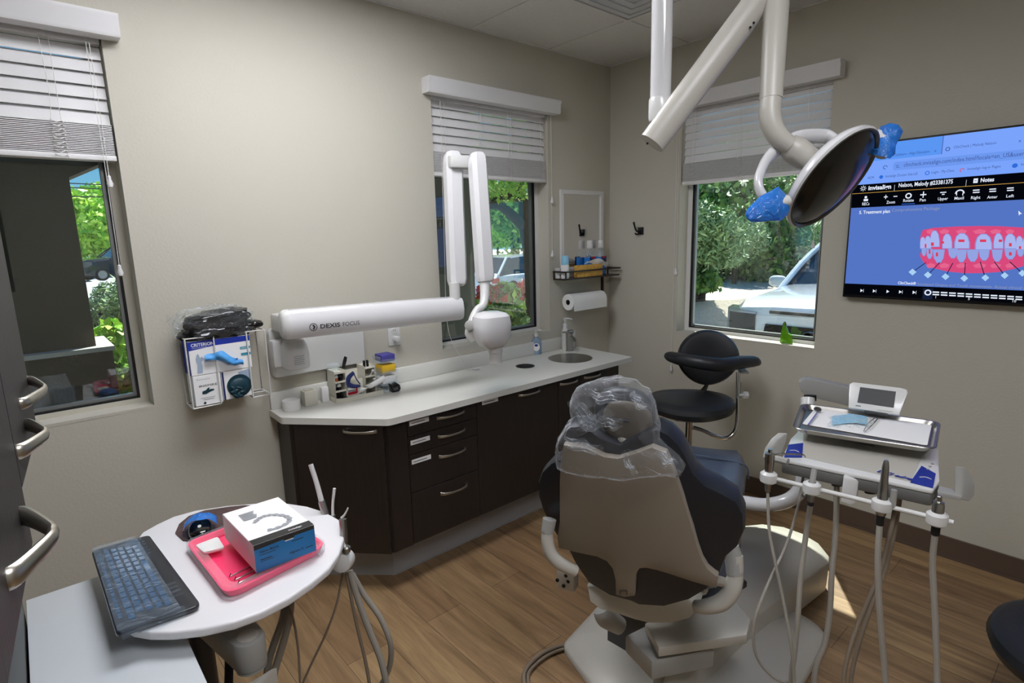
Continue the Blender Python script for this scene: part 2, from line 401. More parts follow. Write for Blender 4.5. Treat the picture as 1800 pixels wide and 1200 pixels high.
t = thing('ceiling_vent', (-.9, -.9, H), 'grey square louvred air vent set in the ceiling grid near the corner', 'vent')
x0, x1, y0, y1 = -1.186, -.614, -1.186, -.614
MB('vent_metal').bb((x0,y0,H+.006),(x1,y1,H+.010)).build('face_plate', t)
b = MB('vent_metal')
for k in range(5):
    a = x0+.012+k*.055; c = x1-.012-k*.055; e = y0+.012+k*.055; g = y1-.012-k*.055
    for p, q in (((a,e),(a+.03,g)), ((c-.03,e),(c,g)), ((a+.03,e),(c-.03,e+.03)), ((a+.03,g-.03),(c-.03,g))): b.bb((p[0],p[1],H), (q[0],q[1],H+.0058))
b.build('louvre', t)
# baseboards
bl = MB('baseboard_vinyl').bb((-.012, YF, 0), (0, 0, .105)).bb((-.02, YF, 0), (-.012, 0, .012)).build('baseboard_right'); S(bl)
S(MB('baseboard_vinyl').bb((XL, -.012, 0), (-2.46, 0, .105)).build('baseboard_back'))
S(MB('baseboard_vinyl').bb((-.42, -.012, 0), (-.012, 0, .105)).build('baseboard_corner'))

# ---------------------------------------------------------------- windows
def Wf(axis):
    if axis == 'x': return lambda u, n, z: V((u, -n, z))            # back wall: n into the room is -y
    return lambda u, n, z: V((-n, -u, z))                          # right wall: u grows to the right in view
def window(idx, axis, u0, u1, z0, z1):
    F = Wf(axis); r = thing('window_%d' % idx, F((u0+u1)/2, -.1, z0), None, None); S(r)
    def ring(name, mt, i0, i1, n0, n1):
        b = MB(mt)
        for (a, c, e, g) in ((u0+i0, u0+i1, z0+i0, z1-i0), (u1-i1, u1-i0, z0+i0, z1-i0)): b.bb(F(a, n0, e), F(c, n1, g))
        for (e, g) in ((z0+i0, z0+i1), (z1-i1, z1-i0)): b.bb(F(u0+i1, n0, e), F(u1-i1, n1, g))
        return b.build(name, r)
    ring('window_frame', 'wall_paint' if idx == 1 else 'white_paint', 0, .032, -.15, -.095)
    ring('gasket', 'gasket', .032, .040, -.13, -.097)
    ring('glazing_bar', 'aluminium', .040, .052, -.135, -.112)
    MB('window_glass').bb(F(u0+.045, -.1185, z0+.045), F(u1-.045, -.1215, z1-.045)).build('glass', r)
    MB('wall_paint').bb(F(u0, 0, z0-.001), F(u1, -.095, z0+.012)).build('sill', r)
window(1, 'x', *W1); window(2, 'x', *W2); window(3, 'y', -W3[1], -W3[0], W3[2], W3[3])
# ---------------------------------------------------------------- blinds
def blind(axis, u0, u1, zb, zt, label, lad, cords, nst=18, zval=2.437):
    F = Wf(axis); r = thing('window_blind', F((u0+u1)/2, 0, zb), label, 'window blind', 'white slatted blinds pulled half up')
    b = MB('blind_white')
    prof = [(0,0),(.062,0),(.068,.01),(.068,.055),(.075,.066),(.075,.078),(0,.078)]
    rings = [[F(u, n+.001, zval-.078+z) for n, z in prof] for u in (u0-.052, u1+.052)]
    b.loft(rings).build('valance', r)
    MB('blind_white').bb(F(u0+.006, -.06, zt), F(u1-.006, -.012, 2.398)).build('head_rail', r)
    st = zb+.022; stop = st+nst*.0062
    b = MB('blind_white')
    for k in range(nst): b.bb(F(u0+.006, -.062, st+k*.0062), F(u1-.006, -.010, st+k*.0062+.0032))
    b.build('gathered_slats', r)
    b = MB('blind_white'); z = stop+.022
    n = int((zt+.01-z)/.0455)
    for k in range(n+1):
        zz = z+k*.0455
        ring = []
        for u in (u0+.006, u1-.006):
            c = F(u, -.036, zz); d = F(0, 1, 0)-F(0, 0, 0)
            up = V((0,0,1))*.0226-d*.0070; th = (V((0,0,1))*(.0070)+d*.0226)*.065
            ring.append([c-up-th, c+th*.8, c+up-th, c+up+th, c+th*2.6, c-up+th])
        b.loft(ring)
    b.build('hanging_slats', r)
    MB('blind_white').bb(F(u0+.004, -.064, zb), F(u1-.004, -.008, zb+.02), .003).build('bottom_rail', r)
    b = MB('cord')
    for f_ in lad:
        u = u0+(u1-u0)*f_
        b.tube([F(u, -.006, 2.39), F(u+.006, -.004, (zb+2.39)/2), F(u, -.006, stop)], .0012, 6)
        b.tube([F(u+.028, -.006, 2.39), F(u+.028, -.005, stop)], .0012, 6)
        for k in range(9):   # bunched ladder tape
            z_ = stop-k*(stop-zb)/9
            b.tube([F(u-.004, -.006, z_), F(u+.012, .004, z_-.010), F(u+.028, -.006, z_-.002), F(u+.034,.002,z_-.012)], .0014, 5)
    b.build('ladder_cord', r)
    for (uu, zend, n_, pts) in cords:
        c = MB('cord').tube(pts or [F(uu, n_, 2.36), F(uu+.002, n_, (2.36+zend)/2), F(uu, n_, zend+.02)], .0012, 6).build('lift_cord', r)
        if zend is not None:
            e = pts[-1] if pts else F(uu, n_, zend+.02)
            if pts and len(pts) > 2 and abs(pts[-1].z-pts[-2].z) < .01: MB('blind_white').lathe(e, (pts[-1]-pts[-2]), [(.002,0),(.006,.006),(.007,.02),(.010,.032),(.006,.044)], 12).build('tassel', c)
            else: MB('blind_white').lathe(e+V((0,0,.004)), (0,0,-1), [(.003,0),(.006,.004),(.006,.014),(.011,.030),(.008,.042),(.002,.044)], 12).build('tassel', c)
    return r
FA = Wf('x'); FB = Wf('y')
q1 = P(193, 320, 'y', -.012); q2 = P(211, 476, 'y', -.012)
blind('x', W1[0], W1[1], 1.932, 2.345, 'white slatted blind on the left window above the glove box rack', (.05,.79), [(q1.x, q1.z, .012, None), (q2.x+.0, q2.z, .012, None)])
cz = .8505
blind('x', W2[0], W2[1], 1.95, 2.345, 'white slatted blind on the back window over the counter', (.07,.36,.62,.93),
      [(-.60, P(960,352,'y',-.01).z, .012, None), (-.606, P(960,447,'y',-.01).z, .014, None),
       (-1.46, cz, 0, [FA(-1.44, .012, 2.36), FA(-1.455, .012, 1.6), FA(-1.46, .014, 1.12), FA(-1.40, .05, .93), FA(-1.375, .06, cz+.008), FA(-1.345, .075, cz+.008)])])
blind('y', -W3[1], -W3[0], 1.91, 2.345, 'white slatted blind on the right window behind the operatory light', (.07,.42,.86),
      [(.560, P(1198,478,'x',-.012).z, .012, None), (.548, P(1192,650,'x',-.014).z, .014, None), (1.40, P(1427,430,'x',-.01).z, -.004, None)])

# ================================================================ COUNTER RUN
ZC = .850; YC = -.535
ctop = thing('countertop', (-1.3, -.27, ZC), 'long white laminate countertop with an angled left end and a round sink', 'countertop')
def round_poly(pts, r, seg=5):
    out = []; n = len(pts)
    for i, p in enumerate(pts):
        a = pts[i-1]; c = pts[(i+1) % n]; p = V(p); a = V(a); c = V(c)
        d1 = (a-p).normalized(); d2 = (c-p).normalized(); rr = r[i] if isinstance(r, (list,tuple)) else r
        if rr <= 0: out.append(p); continue
        ang = d1.angle(d2); t = rr/math.tan(ang/2); p1 = p+d1*t; p2 = p+d2*t
        for k in range(seg+1):
            s_ = k/seg; out.append((1-s_)**2*p1+2*s_*(1-s_)*p+s_**2*p2)
    return out
def circ(cx, cy, r, z, n=40, rx=1): return [V((cx+r*rx*math.cos(2*PI*k/n), cy+r*math.sin(2*PI*k/n), z)) for k in range(n)]
SINK = (-.715, -.27, .135); HOLE = (-1.06, -.225, .055)
def slab_with_holes(name, mt, outline, holes, z0, z1, parent):
    bm = bmesh.new(); loops = [outline]+holes; es = []
    top = []
    for lp in loops:
        vs = [bm.verts.new((p.x, p.y, z1)) for p in lp]; top.append(vs)
        es += [bm.edges.new((vs[i], vs[(i+1) % len(vs)])) for i in range(len(vs))]
    bmesh.ops.triangle_fill(bm, use_beauty=True, use_dissolve=False, edges=es, normal=(0,0,1))
    r = bmesh.ops.extrude_face_region(bm, geom=bm.faces[:])
    for v in [g for g in r['geom'] if isinstance(g, bmesh.types.BMVert)]: v.co.z = z0
    b = MB(mt); b.bm.free(); b.bm = bm
    return b.build(name, parent)
outl = round_poly([V((-2.475,-.004,0)), V((-2.478,-.165,0)), V((-2.150,YC,0)), V((-.425,YC,0)), V((-.40,-.004,0))], [0,.03,.05,.02,0])
slab_with_holes('worktop', 'counter', outl, [circ(*SINK[:2], SINK[2], 0), circ(*HOLE[:2], HOLE[2], 0, 28)], ZC-.03, ZC, ctop)
MB('counter').bb((-2.47, -.022, ZC), (-.42, -.002, ZC+.083), .003).build('backsplash', ctop)
sk = MB('steel').lathe((SINK[0], SINK[1], ZC+.001), (0,0,-1), [(.141,-.001),(.139,.0),(.130,.004),(.127,.05),(.120,.10),(.09,.122),(.03,.128),(.022,.14)], 40).build('sink_bowl', ctop)
MB('dark_grey').lathe((HOLE[0], HOLE[1], ZC+.001), (0,0,-1), [(.058,-.0015),(.056,0),(.053,.002),(.052,.12)], 28, cap=False).build('waste_chute_ring', ctop)
# base cabinets
YB = -.497; ZB = .20; ZT = ZC-.031
def arch_handle(b, c, X, N, L, rise=.026, up=V((0,0,1))):
    pts = [c-X*L/2, c-X*L*.42+N*rise*.55, c-X*L*.2+N*rise, c+N*rise*1.05, c+X*L*.2+N*rise, c+X*L*.42+N*rise*.55, c+X*L/2]
    b.tube(pts, [(.009,.005),(.007,.004),(.0055,.0035),(.005,.0035),(.0055,.0035),(.007,.004),(.009,.005)], 10, 5, flat=up)
NY = V((0,-1,0)); XX = V((1,0,0))
def cab(name, x0, x1, label, doors, labels=()):
    """doors: list of (x0,x1,z0,z1,kind,hx,hz)"""
    t = thing(name, ((x0+x1)/2, -.25, ZB), label, 'cabinet')
    MB('cab_wood').bb((x0+.001, YB+.018, ZB), (x1-.001, -.01, ZT)).build('body', t)
    for (a, c, z0, z1, kind, hx, hz, hl) in doors:
        d = MB('cab_wood').bb((a+.0015, YB, z0+.0015), (c-.0015, YB+.017, z1-.0015), .0015, 1).build(kind, t)
        if hx is not None:
            b = MB('satin_nickel'); arch_handle(b, V((hx, YB, hz)), XX, NY, hl); b.build('handle', d)
    for (lx, lz) in labels:
        b = MB('paper').bb((lx-.052, YB-.0012, lz-.011), (lx+.052, YB, lz+.011)); b.m('print_dark').text('SUPPLIES'[:0] or ' ', (0,0,0), XX, V((0,0,1)), .01)
        b.bb((lx-.042, YB-.0015, lz-.002), (lx+.03, YB-.0010, lz+.001)).build('label_strip', t)
    return t
def cz_(px, py): return P(px, py, 'y', YB)
d1 = cz_(845, 893).x*0-1.643
zs = [ZT, cz_(780, 731).z, cz_(780, 772).z*1, cz_(780, 838).z, ZB]
zs[1] = .735; zs[2] = .655; zs[3] = .485
cab('base_cabinet', -2.04, d1, 'dark wood drawer stack with four curved handles and paper labels', 
    [(-2.04, d1, .728, ZT, 'drawer', -1.80, .782, .155), (-2.04, d1, .640, .728, 'drawer', -1.80, .690, .155), (-2.04, d1, .455, .640, 'drawer', -1.80, .590, .155), (-2.04, d1, ZB, .455, 'drawer', -1.80, .400, .155)],
    [(-1.975, .79), (-1.975, .698), (-1.975, .605)])
cab('base_cabinet', d1, -1.06, 'wide dark wood cabinet door right of the drawers with one handle at top right', [(d1, -1.06, ZB, ZT, 'door', -1.285, .785, .15)], [(-1.555, .797)])
cab('base_cabinet', -1.06, -.875, 'narrow dark wood cabinet left of the sink, behind the dental chair headrest', [(-1.06, -.875, ZB, ZT, 'door', -.975, .785, .14)])
cab('base_cabinet', -.875, -.515, 'dark wood cabinet under the sink at the right end of the counter', [(-.875, -.515, ZB, ZT, 'door', -.770, .785, .14)])
# angled corner cabinet + filler
A0 = V((-2.447, -.165, 0)); A1 = V((-2.141, YB, 0)); ad = (A1-A0).normalized(); an = V((ad.y, -ad.x, 0))
if an.y > 0: an = -an
t = thing('base_cabinet', (-2.25, -.25, ZB), 'dark wood angled cabinet at the left end of the counter, black front', 'cabinet')
MB('cab_wood').prism([V((p[0], p[1], ZB)) for p in ((-2.447,-.012),(-2.447,-.165),(-2.141,YB),(-2.042,YB),(-2.042,-.012))], (0,0,ZT-ZB)).build('body', t)
d = MB('cab_wood').prism([V((p.x, p.y, ZB+.002)) for p in (A0+ad*.03+an*.002, A1-ad*.012+an*.002, A1-ad*.012+an*.018, A0+ad*.03+an*.018)], (0,0,ZT-ZB-.004)).build('door', t)
b = MB('satin_nickel'); hp = A0+ad*.335+an*.018; arch_handle(b, V((hp.x, hp.y, .79)), ad, an, .15); b.build('handle', d)
MB('cab_wood').bb((-2.138, YB-.001, ZB+.002), (-2.044, YB+.015, ZT-.002), .0015, 1).build('filler_panel', t)
# toe kick
t = MB('toe_grey').prism([V((p[0], p[1], 0)) for p in ((-2.40,-.012),(-2.40,-.06),(-2.085,-.365),(-.55,-.365),(-.55,-.012))], (0,0,ZB-.001))
t.bb((-2.085,-.369,0),(-.55,-.365,.006)); t = t.build('toe_kick'); tag(t, 'grey toe kick plinth under the dark cabinet run', 'plinth')
# ---------------------------------------------------------------- sink things
t = thing('faucet', (-.665, -.115, ZC), 'short brushed steel faucet with side lever behind the sink', 'faucet')
fx, fy = -.500, -.118; fq = P(990, 614, 'z', ZC); fx, fy = fq.x, min(fq.y, -.105)
t.location = (fx, fy, ZC)
b = MB('steel').lathe((fx,fy,ZC), (0,0,1), [(.028,0),(.028,.004),(.023,.006),(.023,.118),(.02,.122)], 24); b.build('body', t)
MB('steel').tube([(fx-.005,fy-.015,ZC+.095),(fx-.03,fy-.06,ZC+.097),(fx-.045,fy-.09,ZC+.085)], .011, 12).build('spout', t)
b = MB('steel').cyl((fx-.01,fy,ZC+.128),(fx+.03,fy,ZC+.128),.014).tube([(fx-.01,fy,ZC+.128),(fx-.07,fy-.005,ZC+.134)], .006, 10); b.build('lever', t)
# soap pump behind the faucet
t = thing('soap_pump', (fx+.01, fy+.055, ZC), 'white pump top of a soap dispenser standing behind the faucet', 'dispenser')
px_, py_ = fx+.012, -.052
MB('white_plastic').lathe((px_,py_,ZC), (0,0,1), [(.024,0),(.024,.12),(.020,.14),(.014,.15),(.014,.175),(.006,.18),(.006,.205)], 20).build('bottle', t)
MB('white_plastic').lathe((px_,py_,ZC+.2),(0,0,1),[(.012,0),(.012,.012),(.008,.016)],16).tube([(px_,py_,ZC+.21),(px_+.02,py_-.02,ZC+.212),(px_+.035,py_-.035,ZC+.205)],.005,8).build('pump', t)
tag(MB('white_plastic').bb((-.475,-.05,ZC),(-.425,-.024,ZC+.12),.004).build('counter_block'), 'small white upright block against the backsplash right of the faucet', 'block')
# hand soap bottle
sb = P(943, 622, 'z', ZC); t = thing('hand_soap_bottle', sb, 'clear blue hand soap bottle with oval label left of the sink', 'soap bottle')
mat('soap_blue', '#a9c3de', .1, trans=.5)
MB('soap_blue').lathe(sb, (0,0,1), [(.030,0),(.034,.006),(.034,.07),(.030,.095),(.014,.108),(.013,.118)], 24, X=_r2, sy=.6).build('bottle', t)
MB('white_plastic').lathe(sb+V((0,0,.118)), (0,0,1), [(.015,0),(.015,.018),(.006,.02),(.006,.036),(.011,.037),(.011,.045)], 16).tube([sb+V((0,0,.158)), sb+V((.0,0,.158))+_r2*.035],.004,8).build('pump', t)
nv = (V((CAM.x,CAM.y,0))-V((sb.x,sb.y,0))).normalized()
b = MB('paper').lathe(sb+V((0,0,.05))+nv*.0205, nv, [(.022,0),(.022,.001)], 20, X=(0,0,1), sx=1.2)
b.m('logo_blue').lathe(sb+V((0,0,.062))+nv*.0222, nv, [(.012,0),(.012,.0008)], 20, X=(0,0,1), sx=.7).build('oval_label', t)
# ================================================================ XRAY MACHINE
t = thing('dental_xray_machine', (-2.22, -.02, 1.0), 'white wall mounted dental x-ray machine with long arm and folded scissor arms', 'x-ray machine')
pl = [(-2.452,1.0),(-2.452,1.232),(-1.99,1.232),(-1.99,1.0)]
MB('white_plastic').prism([V((p.x, -.001, p.y)) for p in round_poly([V((x,z,0)) for x,z in pl], .03)], (0,-.035,0), .006).build('wall_plate', t)
MB('white_plastic').bb((-2.44,-.24,1.222),(-2.34,-.036,1.30),.01).build('mount_block', t)
aL = V((-2.475,-.262,1.272)); aR = V((-1.64,-.40,1.272)); ax = (aR-aL).normalized(); az = V((0,0,1)); ay = az.cross(ax)
sec = [(.0,-.062),(.030,-.058),(.044,-.040),(.050,0),(.042,.040),(.026,.060),(0,.066),(-.03,.058),(-.048,.03),(-.05,-.03),(-.03,-.058)]
def secring(p, k): return [p-ay*(y*k)+az*(z*k) for y, z in sec]
b = MB('white_gloss').loft([secring(aL+ax*.035, 1), secring(aL+ax*.5,.97), secring(aR-ax*.02,.92), secring(aR-ax*.004,.84), secring(aR,.6)]); arm = b.build('main_arm', t)
MB('white_plastic').loft([secring(aL, .7), secring(aL+ax*.006, .88), secring(aL+ax*.018, .99), secring(aL+ax*.035, 1.01)]).build('end_cap', arm)
nf = -ay if (-ay).y < 0 else ay
cP = P(534, 581, 'y', -.335); tilt = az
to = aL+ax*.105+nf*.0512-az*.022
b = MB('print_dark').text('DEXIS', to+ax*.045, ax, az, .026, bold=.02, width=.085)
b.text('FOCUS', to+ax*.140, ax, az, .026, width=.075)
rc = to+ax*.018+az*.009
for k in range(28):
    a0, a1 = 2*PI*k/28, 2*PI*(k+1)/28
    b.poly([rc+(ax*math.cos(a)+az*math.sin(a))*r_ for a, r_ in ((a0,.0165),(a1,.0165),(a1,.0135),(a0,.0135))])
b.poly([rc+ax*x+az*z for x, z in ((-.004,-.010),(.003,-.010),(.009,0),(.003,.010),(-.004,.010),(.001,0))])
b.build('arm_logo', t, recalc=False)
# scissor arms
e0 = V((aR.x-.035, aR.y, 1.34)); 
MB('white_plastic').cyl(e0-V((0,0,.03)), e0+V((0,0,.06)), .026).build('pivot_post', t)
def boxarm(a, b_, w, d, name):
    u = (b_-a).normalized(); sx = ax; sy = u.cross(sx).normalized(); R = []
    for f_, k in ((0,.55),(.012,.85),(.05,1),(.9,1),(.97,.95),(1,.7)):
        p = a.lerp(b_, f_)
        R.append([p+sx*(w*k*x)+sy*(d*k*y) for x, y in ((-.5,-.25),(-.3,-.5),(.3,-.5),(.5,-.25),(.5,.25),(.3,.5),(-.3,.5),(-.5,.25))])
    return MB('white_gloss').loft(R).build(name, t)
p1b = D(804, 503, 2.80); p1t = D(795, 268, 2.80)
boxarm(V(p1b), V(p1t), .090, .085, 'lower_scissor_arm')
p2t = D(838, 270, 2.72); p2b = D(853, 497, 2.72)
boxarm(V(p2b), V(p2t), .082, .085, 'upper_scissor_arm')
MB('white_plastic').box((D(797,284,2.82)+D(838,286,2.74))/2, (.17,.05,.06), rot_axes(ax, -ay, az), .01).build('scissor_link', t)
nk = [D(852,490,2.72), D(852,522,2.70), D(848,537,2.68), D(838,545,2.66), D(830,565,2.64), D(828,585,2.64), D(835,598,2.64)]
MB('white_plastic').tube(nk, [.026,.022,.019,.017,.020,.030,.024], 14).build('yoke', t)
hc = D(864, 577, 2.62)
b = MB('white_gloss'); R = []
for h, wx, wy in ((-.088,.045,.04),(-.075,.062,.055),(-.04,.083,.068),(.02,.088,.072),(.058,.080,.068),(.072,.065,.055),(.080,.035,.03)):
    R.append([hc+ax*(wx*math.copysign(abs(math.cos(a))**.6, math.cos(a)))-ay*(wy*math.copysign(abs(math.sin(a))**.6, math.sin(a)))+az*h for a in [2*PI*k/28 for k in range(28)]])
b.loft(R).build('tube_head', t)
MB('white_plastic').lathe(hc-V((0,0,.085))+ax*.018, (-.02,0,-1), [(.034,0),(.034,.03),(.030,.032),(.030,.075),(.031,.08)], 24).build('cone', t)
MB('grey_plastic').lathe(D(826,572,2.60), -_f, [(.022,0),(.024,.012),(.016,.016)], 18).build('hub_cap', t)
# dispenser on the plate
t = thing('wall_dispenser', (-2.3, -.1, 1.03), 'white dispenser with printed notes hanging below the x-ray arm', 'dispenser')
q = P(523, 622, 'y', -.16); 
MB('white_plastic').bb((q.x-.085,-.10,q.z-.062),(q.x-.012,-.037,q.z+.062),.01).build('bracket', t)
b = MB('white_plastic'); R = []
for h, k in ((-.068,.84),(-.062,.95),(0,.93),(.045,.86),(.062,.72),(.068,.5)):
    R.append([V((q.x+.060*k*math.copysign(abs(math.cos(a))**.7, math.cos(a)), -.13+.06*k*math.copysign(abs(math.sin(a))**.7, math.sin(a)), q.z+h)) for a in [2*PI*j/28 for j in range(28)]])
b.loft(R).build('canister', t)
b = MB('print_grey')
for k in range(5): b.bb((q.x-.028, -.1925+.0025, q.z-.042+k*.009), (q.x+.018-.004*(k%2), -.1885, q.z-.0395+k*.009))
b.build('printed_note', t)
# outlet
q = P(692, 588, 'y', 0); t = thing('wall_outlet', q, 'white double power outlet on the wall below the x-ray arm', 'outlet')
MB('white_plastic').bb((q.x-.036,-.006,q.z-.058),(q.x+.036,-.0005,q.z+.058),.003).build('cover_plate', t)
for s_ in (-1,1):
    b = MB('white_plastic').lathe((q.x,-.006,q.z+s_*.021),(0,-1,0),[(.017,0),(.016,.003)],20); b.m('print_dark')
    for dx in (-.006,.006): b.bb((q.x+dx-.001,-.0095,q.z+s_*.021-.002),(q.x+dx+.001,-.0088,q.z+s_*.021+.007))
    b.build('socket', t)
MB('white_plastic').bb((q.x-.012,-.05,q.z-.034),(q.x+.012,-.009,q.z-.006),.004).build('plug', t)

# ================================================================ GLOVE RACK
gx0, gx1, gz0, gz1 = -2.805, -2.497, .955, 1.243
gy = -.125
t = thing('glove_box_rack', ((gx0+gx1)/2, -.06, gz0), 'white wire rack on the wall holding glove boxes', 'rack')
b = MB('white_plastic'); rw = .0032
for (a, c) in ((gx0, gx0+.105), (gx1-.075, gx1)):
    b.tube([V((a,-.004,gz1)), V((a,gy,gz1)), V((c,gy,gz1)), V((c,gy,gz0)), V((a,gy,gz0)), V((a,-.004,gz0)), V((a,-.004,gz1))], rw, 8, 0)
    b.tube([V((a,gy,gz1)), V((a,gy,gz0))], rw, 8, 0)
b.tube([V((gx0,-.004,gz0)), V((gx1,-.004,gz0)), V((gx1,-.004,gz1)), V((gx0,-.004,gz1))], rw, 8, 0)
b.tube([V((gx0,-.05,gz0)), V((gx1,-.05,gz0))], rw, 8, 0)
b.tube([V((gx1,-.004,gz1)), V((gx1,gy,gz1))], rw, 8, 0); b.tube([V((gx1,-.004,gz0)), V((gx1,gy,gz0))], rw, 8, 0)
b.build('wire_frame', t)
Z3 = V((0,0,1))
yb = gy+.006
t = thing('glove_box', (-2.66, -.06, 1.0), 'upper white and blue glove box with a blue glove pulled out of it', 'glove box', None)
cx0, cx1, c0, c1 = gx0+.010, gx0+.245, 1.088, 1.228
MB('paper').bb((cx0,yb,c0),(cx1,-.01,c1),.0015,1).build('carton', t)
b = MB('box_blue').poly([V((x,yb-.0006,z)) for x, z in ((cx0,c1),(cx0,c1-.036),(cx0+.10,c1-.025),(cx1,c1-.023),(cx1,c1))])
b.poly([V((cx0-.0006,y,z)) for y,z in ((yb,c0),(yb,c1),(-.01,c1),(-.01,c0))])
b.m('paper').text('CRITERION', (cx0+.010,yb-.0012,c1-.021), XX, Z3, .019, bold=.02, width=.085); b.bb((cx0+.012,yb-.0012,c1-.027),(cx0+.07,yb-.0008,c1-.026))
b.m('box_cyan').prism([V((p.x,yb-.0008,p.y)) for p in round_poly([V((x,z,0)) for x,z in ((cx1-.042,c1-.057),(cx1-.042,c1-.046),(cx1-.001,c1-.046),(cx1-.001,c1-.057))],.005)], (0,-.0004,0))
b.bb((cx1-.04,yb-.001,c1-.084),(cx1-.001,yb-.0006,c1-.073))
b.m('paper').text('NITRILE', (cx1-.038,yb-.0016,c1-.0545), XX, Z3, .008, width=.034)
b.m('glove_print').prism([V((cx0+.022+x*.9,yb-.0006,c0+.008+z*.9)) for x,z in ((.0,0),(.022,0),(.024,.03),(.022,.05),(.032,.064),(.026,.075),(.018,.070),(.012,.090),(.006,.085),(-.001,.065),(.004,.04))],(0,-.0004,0))
b.build('printed_face', t)
b = MB('glove_blue')
gc = V((gx0+.125, yb-.012, c0+.062))
b.grid(lambda u, v: gc+V(((u-.5)*.125, -.014*math.sin(PI*u)*math.sin(PI*v)-.006*math.sin(9*u+4*v), (v-.5)*.042*(.5+math.sin(PI*u)*.6)+.012*math.sin(5*u)-.010*u+.006*math.cos(11*v*u))), 28, 10)
b.grid(lambda u, v: gc+V((.05+(u-.5)*.06, -.008*math.sin(PI*v)-.004*math.sin(8*u), -.022+(v-.5)*.022-.012*u+.003*math.sin(9*u))), 14, 6)
b.build('blue_glove', t, recalc=False)
t = thing('glove_box', (-2.70, -.06, .96), 'lower left white glove box with dark teal hand picture in wire rack', 'glove box')
k0, k1 = gx0+.012, gx0+.115
MB('paper').bb((k0,yb,gz0+.004),(k1,-.01,1.086),.0015,1).build('carton', t)
b = MB('print_dark').text('INSPIRE', (k0+.018,yb-.0008,gz0+.082), XX, Z3, .013, width=.07); b.m('print_grey').text('Schein', (k0+.012,yb-.0008,gz0+.112),XX,Z3,.008,width=.05)
b.bb((k0+.02,yb-.001,gz0+.035),(k0+.075,yb-.0006,gz0+.037)); b.bb((k0+.03,yb-.001,gz0+.028),(k0+.07,yb-.0006,gz0+.030))
b.m('teal_dark').prism([V((k0+.028+x,yb-.0006,gz0+.052+z)) for x,z in ((0,0),(.014,-.001),(.03,.006),(.045,.010),(.046,.015),(.034,.017),(.026,.016),(.031,.023),(.024,.024),(.014,.015),(.001,.012))],(0,-.0004,0))
b.lathe((k0+.034,yb,gz0+.014),(0,-1,0),[(.005,0),(.005,.001)],14).build('printed_face', t)
t = thing('glove_box', (-2.60, -.06, .96), 'lower right white glove box with a round opening full of dark teal gloves', 'glove box')
k0, k1 = gx0+.118, gx0+.238
MB('paper').bb((k0,yb,gz0+.010),(k1,-.01,1.086),.0015,1).build('carton', t)
b = MB('deep_blue').bb((k0+.002,yb-.001,gz0+.010),(k0+.009,yb-.0004,1.086)); b.m('glove_print').prism([V((x,yb-.0004,z)) for x,z in ((k1-.055,1.075),(k1-.002,1.085),(k1-.002,1.03),(k1-.02,1.0))],(0,-.0004,0)); b.build('printed_face', t)
b = MB('teal_dark'); oc = V((k0+.066,yb-.001,gz0+.062))
b.lathe(oc,(0,-1,0),[(.049,0),(.049,.0012),(.0475,.0013)],36)
b.m('glove_blue' if False else 'teal_dark'); b.ell(oc+V((0,.0,-.004)), (.044,.014,.038), None, 24, 10)
for k in range(9): b.ell(oc+V((random.uniform(-.03,.03), -.008, random.uniform(-.045,.0))), (.016,.010,.008), Matrix.Rotation(random.uniform(0,3),3,'Y'), 12, 8)
b.build('teal_gloves', t)
# black bags wrapped in clear plastic
t = thing('bagged_black_pouch', (-2.66,-.07,1.24), 'folded black pouch in clear crinkled plastic on top of glove boxes', 'pouch')
def crumple(b, c, r, amp, fr, seed, rot=None, pw=.8, nu=48, nv=28):
    c = V(c); rot = rot or Matrix.Identity(3); sg = lambda v: math.copysign(abs(v)**pw, v); R = []
    for i in range(nv+1):
        ph = -PI/2+PI*i/nv; ph = max(min(ph, PI/2-.03), -PI/2+.03); ring = []
        for k in range(nu):
            a = 2*PI*k/nu; d = V((sg(math.cos(ph))*sg(math.cos(a)), sg(math.cos(ph))*sg(math.sin(a)), sg(math.sin(ph))))
            n_ = noise.noise(d*fr+V((seed,0,0)))+.5*noise.noise(d*fr*2.3+V((0,seed,0)))
            k_ = 1+amp*n_; ring.append(c+rot@V((r[0]*d.x*k_, r[1]*d.y*k_, r[2]*d.z*k_)))
        R.append(ring)
    return b.loft(R)
b = MB('black_gloss'); crumple(b, (-2.675,-.072,1.250), (.135,.058,.032), .18, 2.5, 3); crumple(b, (-2.665,-.074,1.304), (.128,.054,.040), .16, 2.2, 5, Matrix.Rotation(-.10,3,'Y'))
crumple(b, (-2.54,-.08,1.268), (.05,.045,.020), .12, 2.5, 9); b.build('pouch_body', t)
b = MB('clear_wrap'); crumple(b, (-2.675,-.074,1.288), (.150,.064,.072), .22, 3.2, 11)
b.grid(lambda u, v: V((-2.78-u*.07, -.06-.02*v+.012*math.sin(9*u+3*v), 1.30+(v-.5)*.07*(1-.5*u)+.02*u+.008*math.sin(14*u+7*v))), 14, 10)
b.grid(lambda u, v: V((-2.72+u*.2, -.05-.015*math.sin(7*u), 1.318+v*.028*math.sin(PI*u)+.006*math.sin(20*u+5*v))), 24, 5)
b.build('plastic_bag', t)

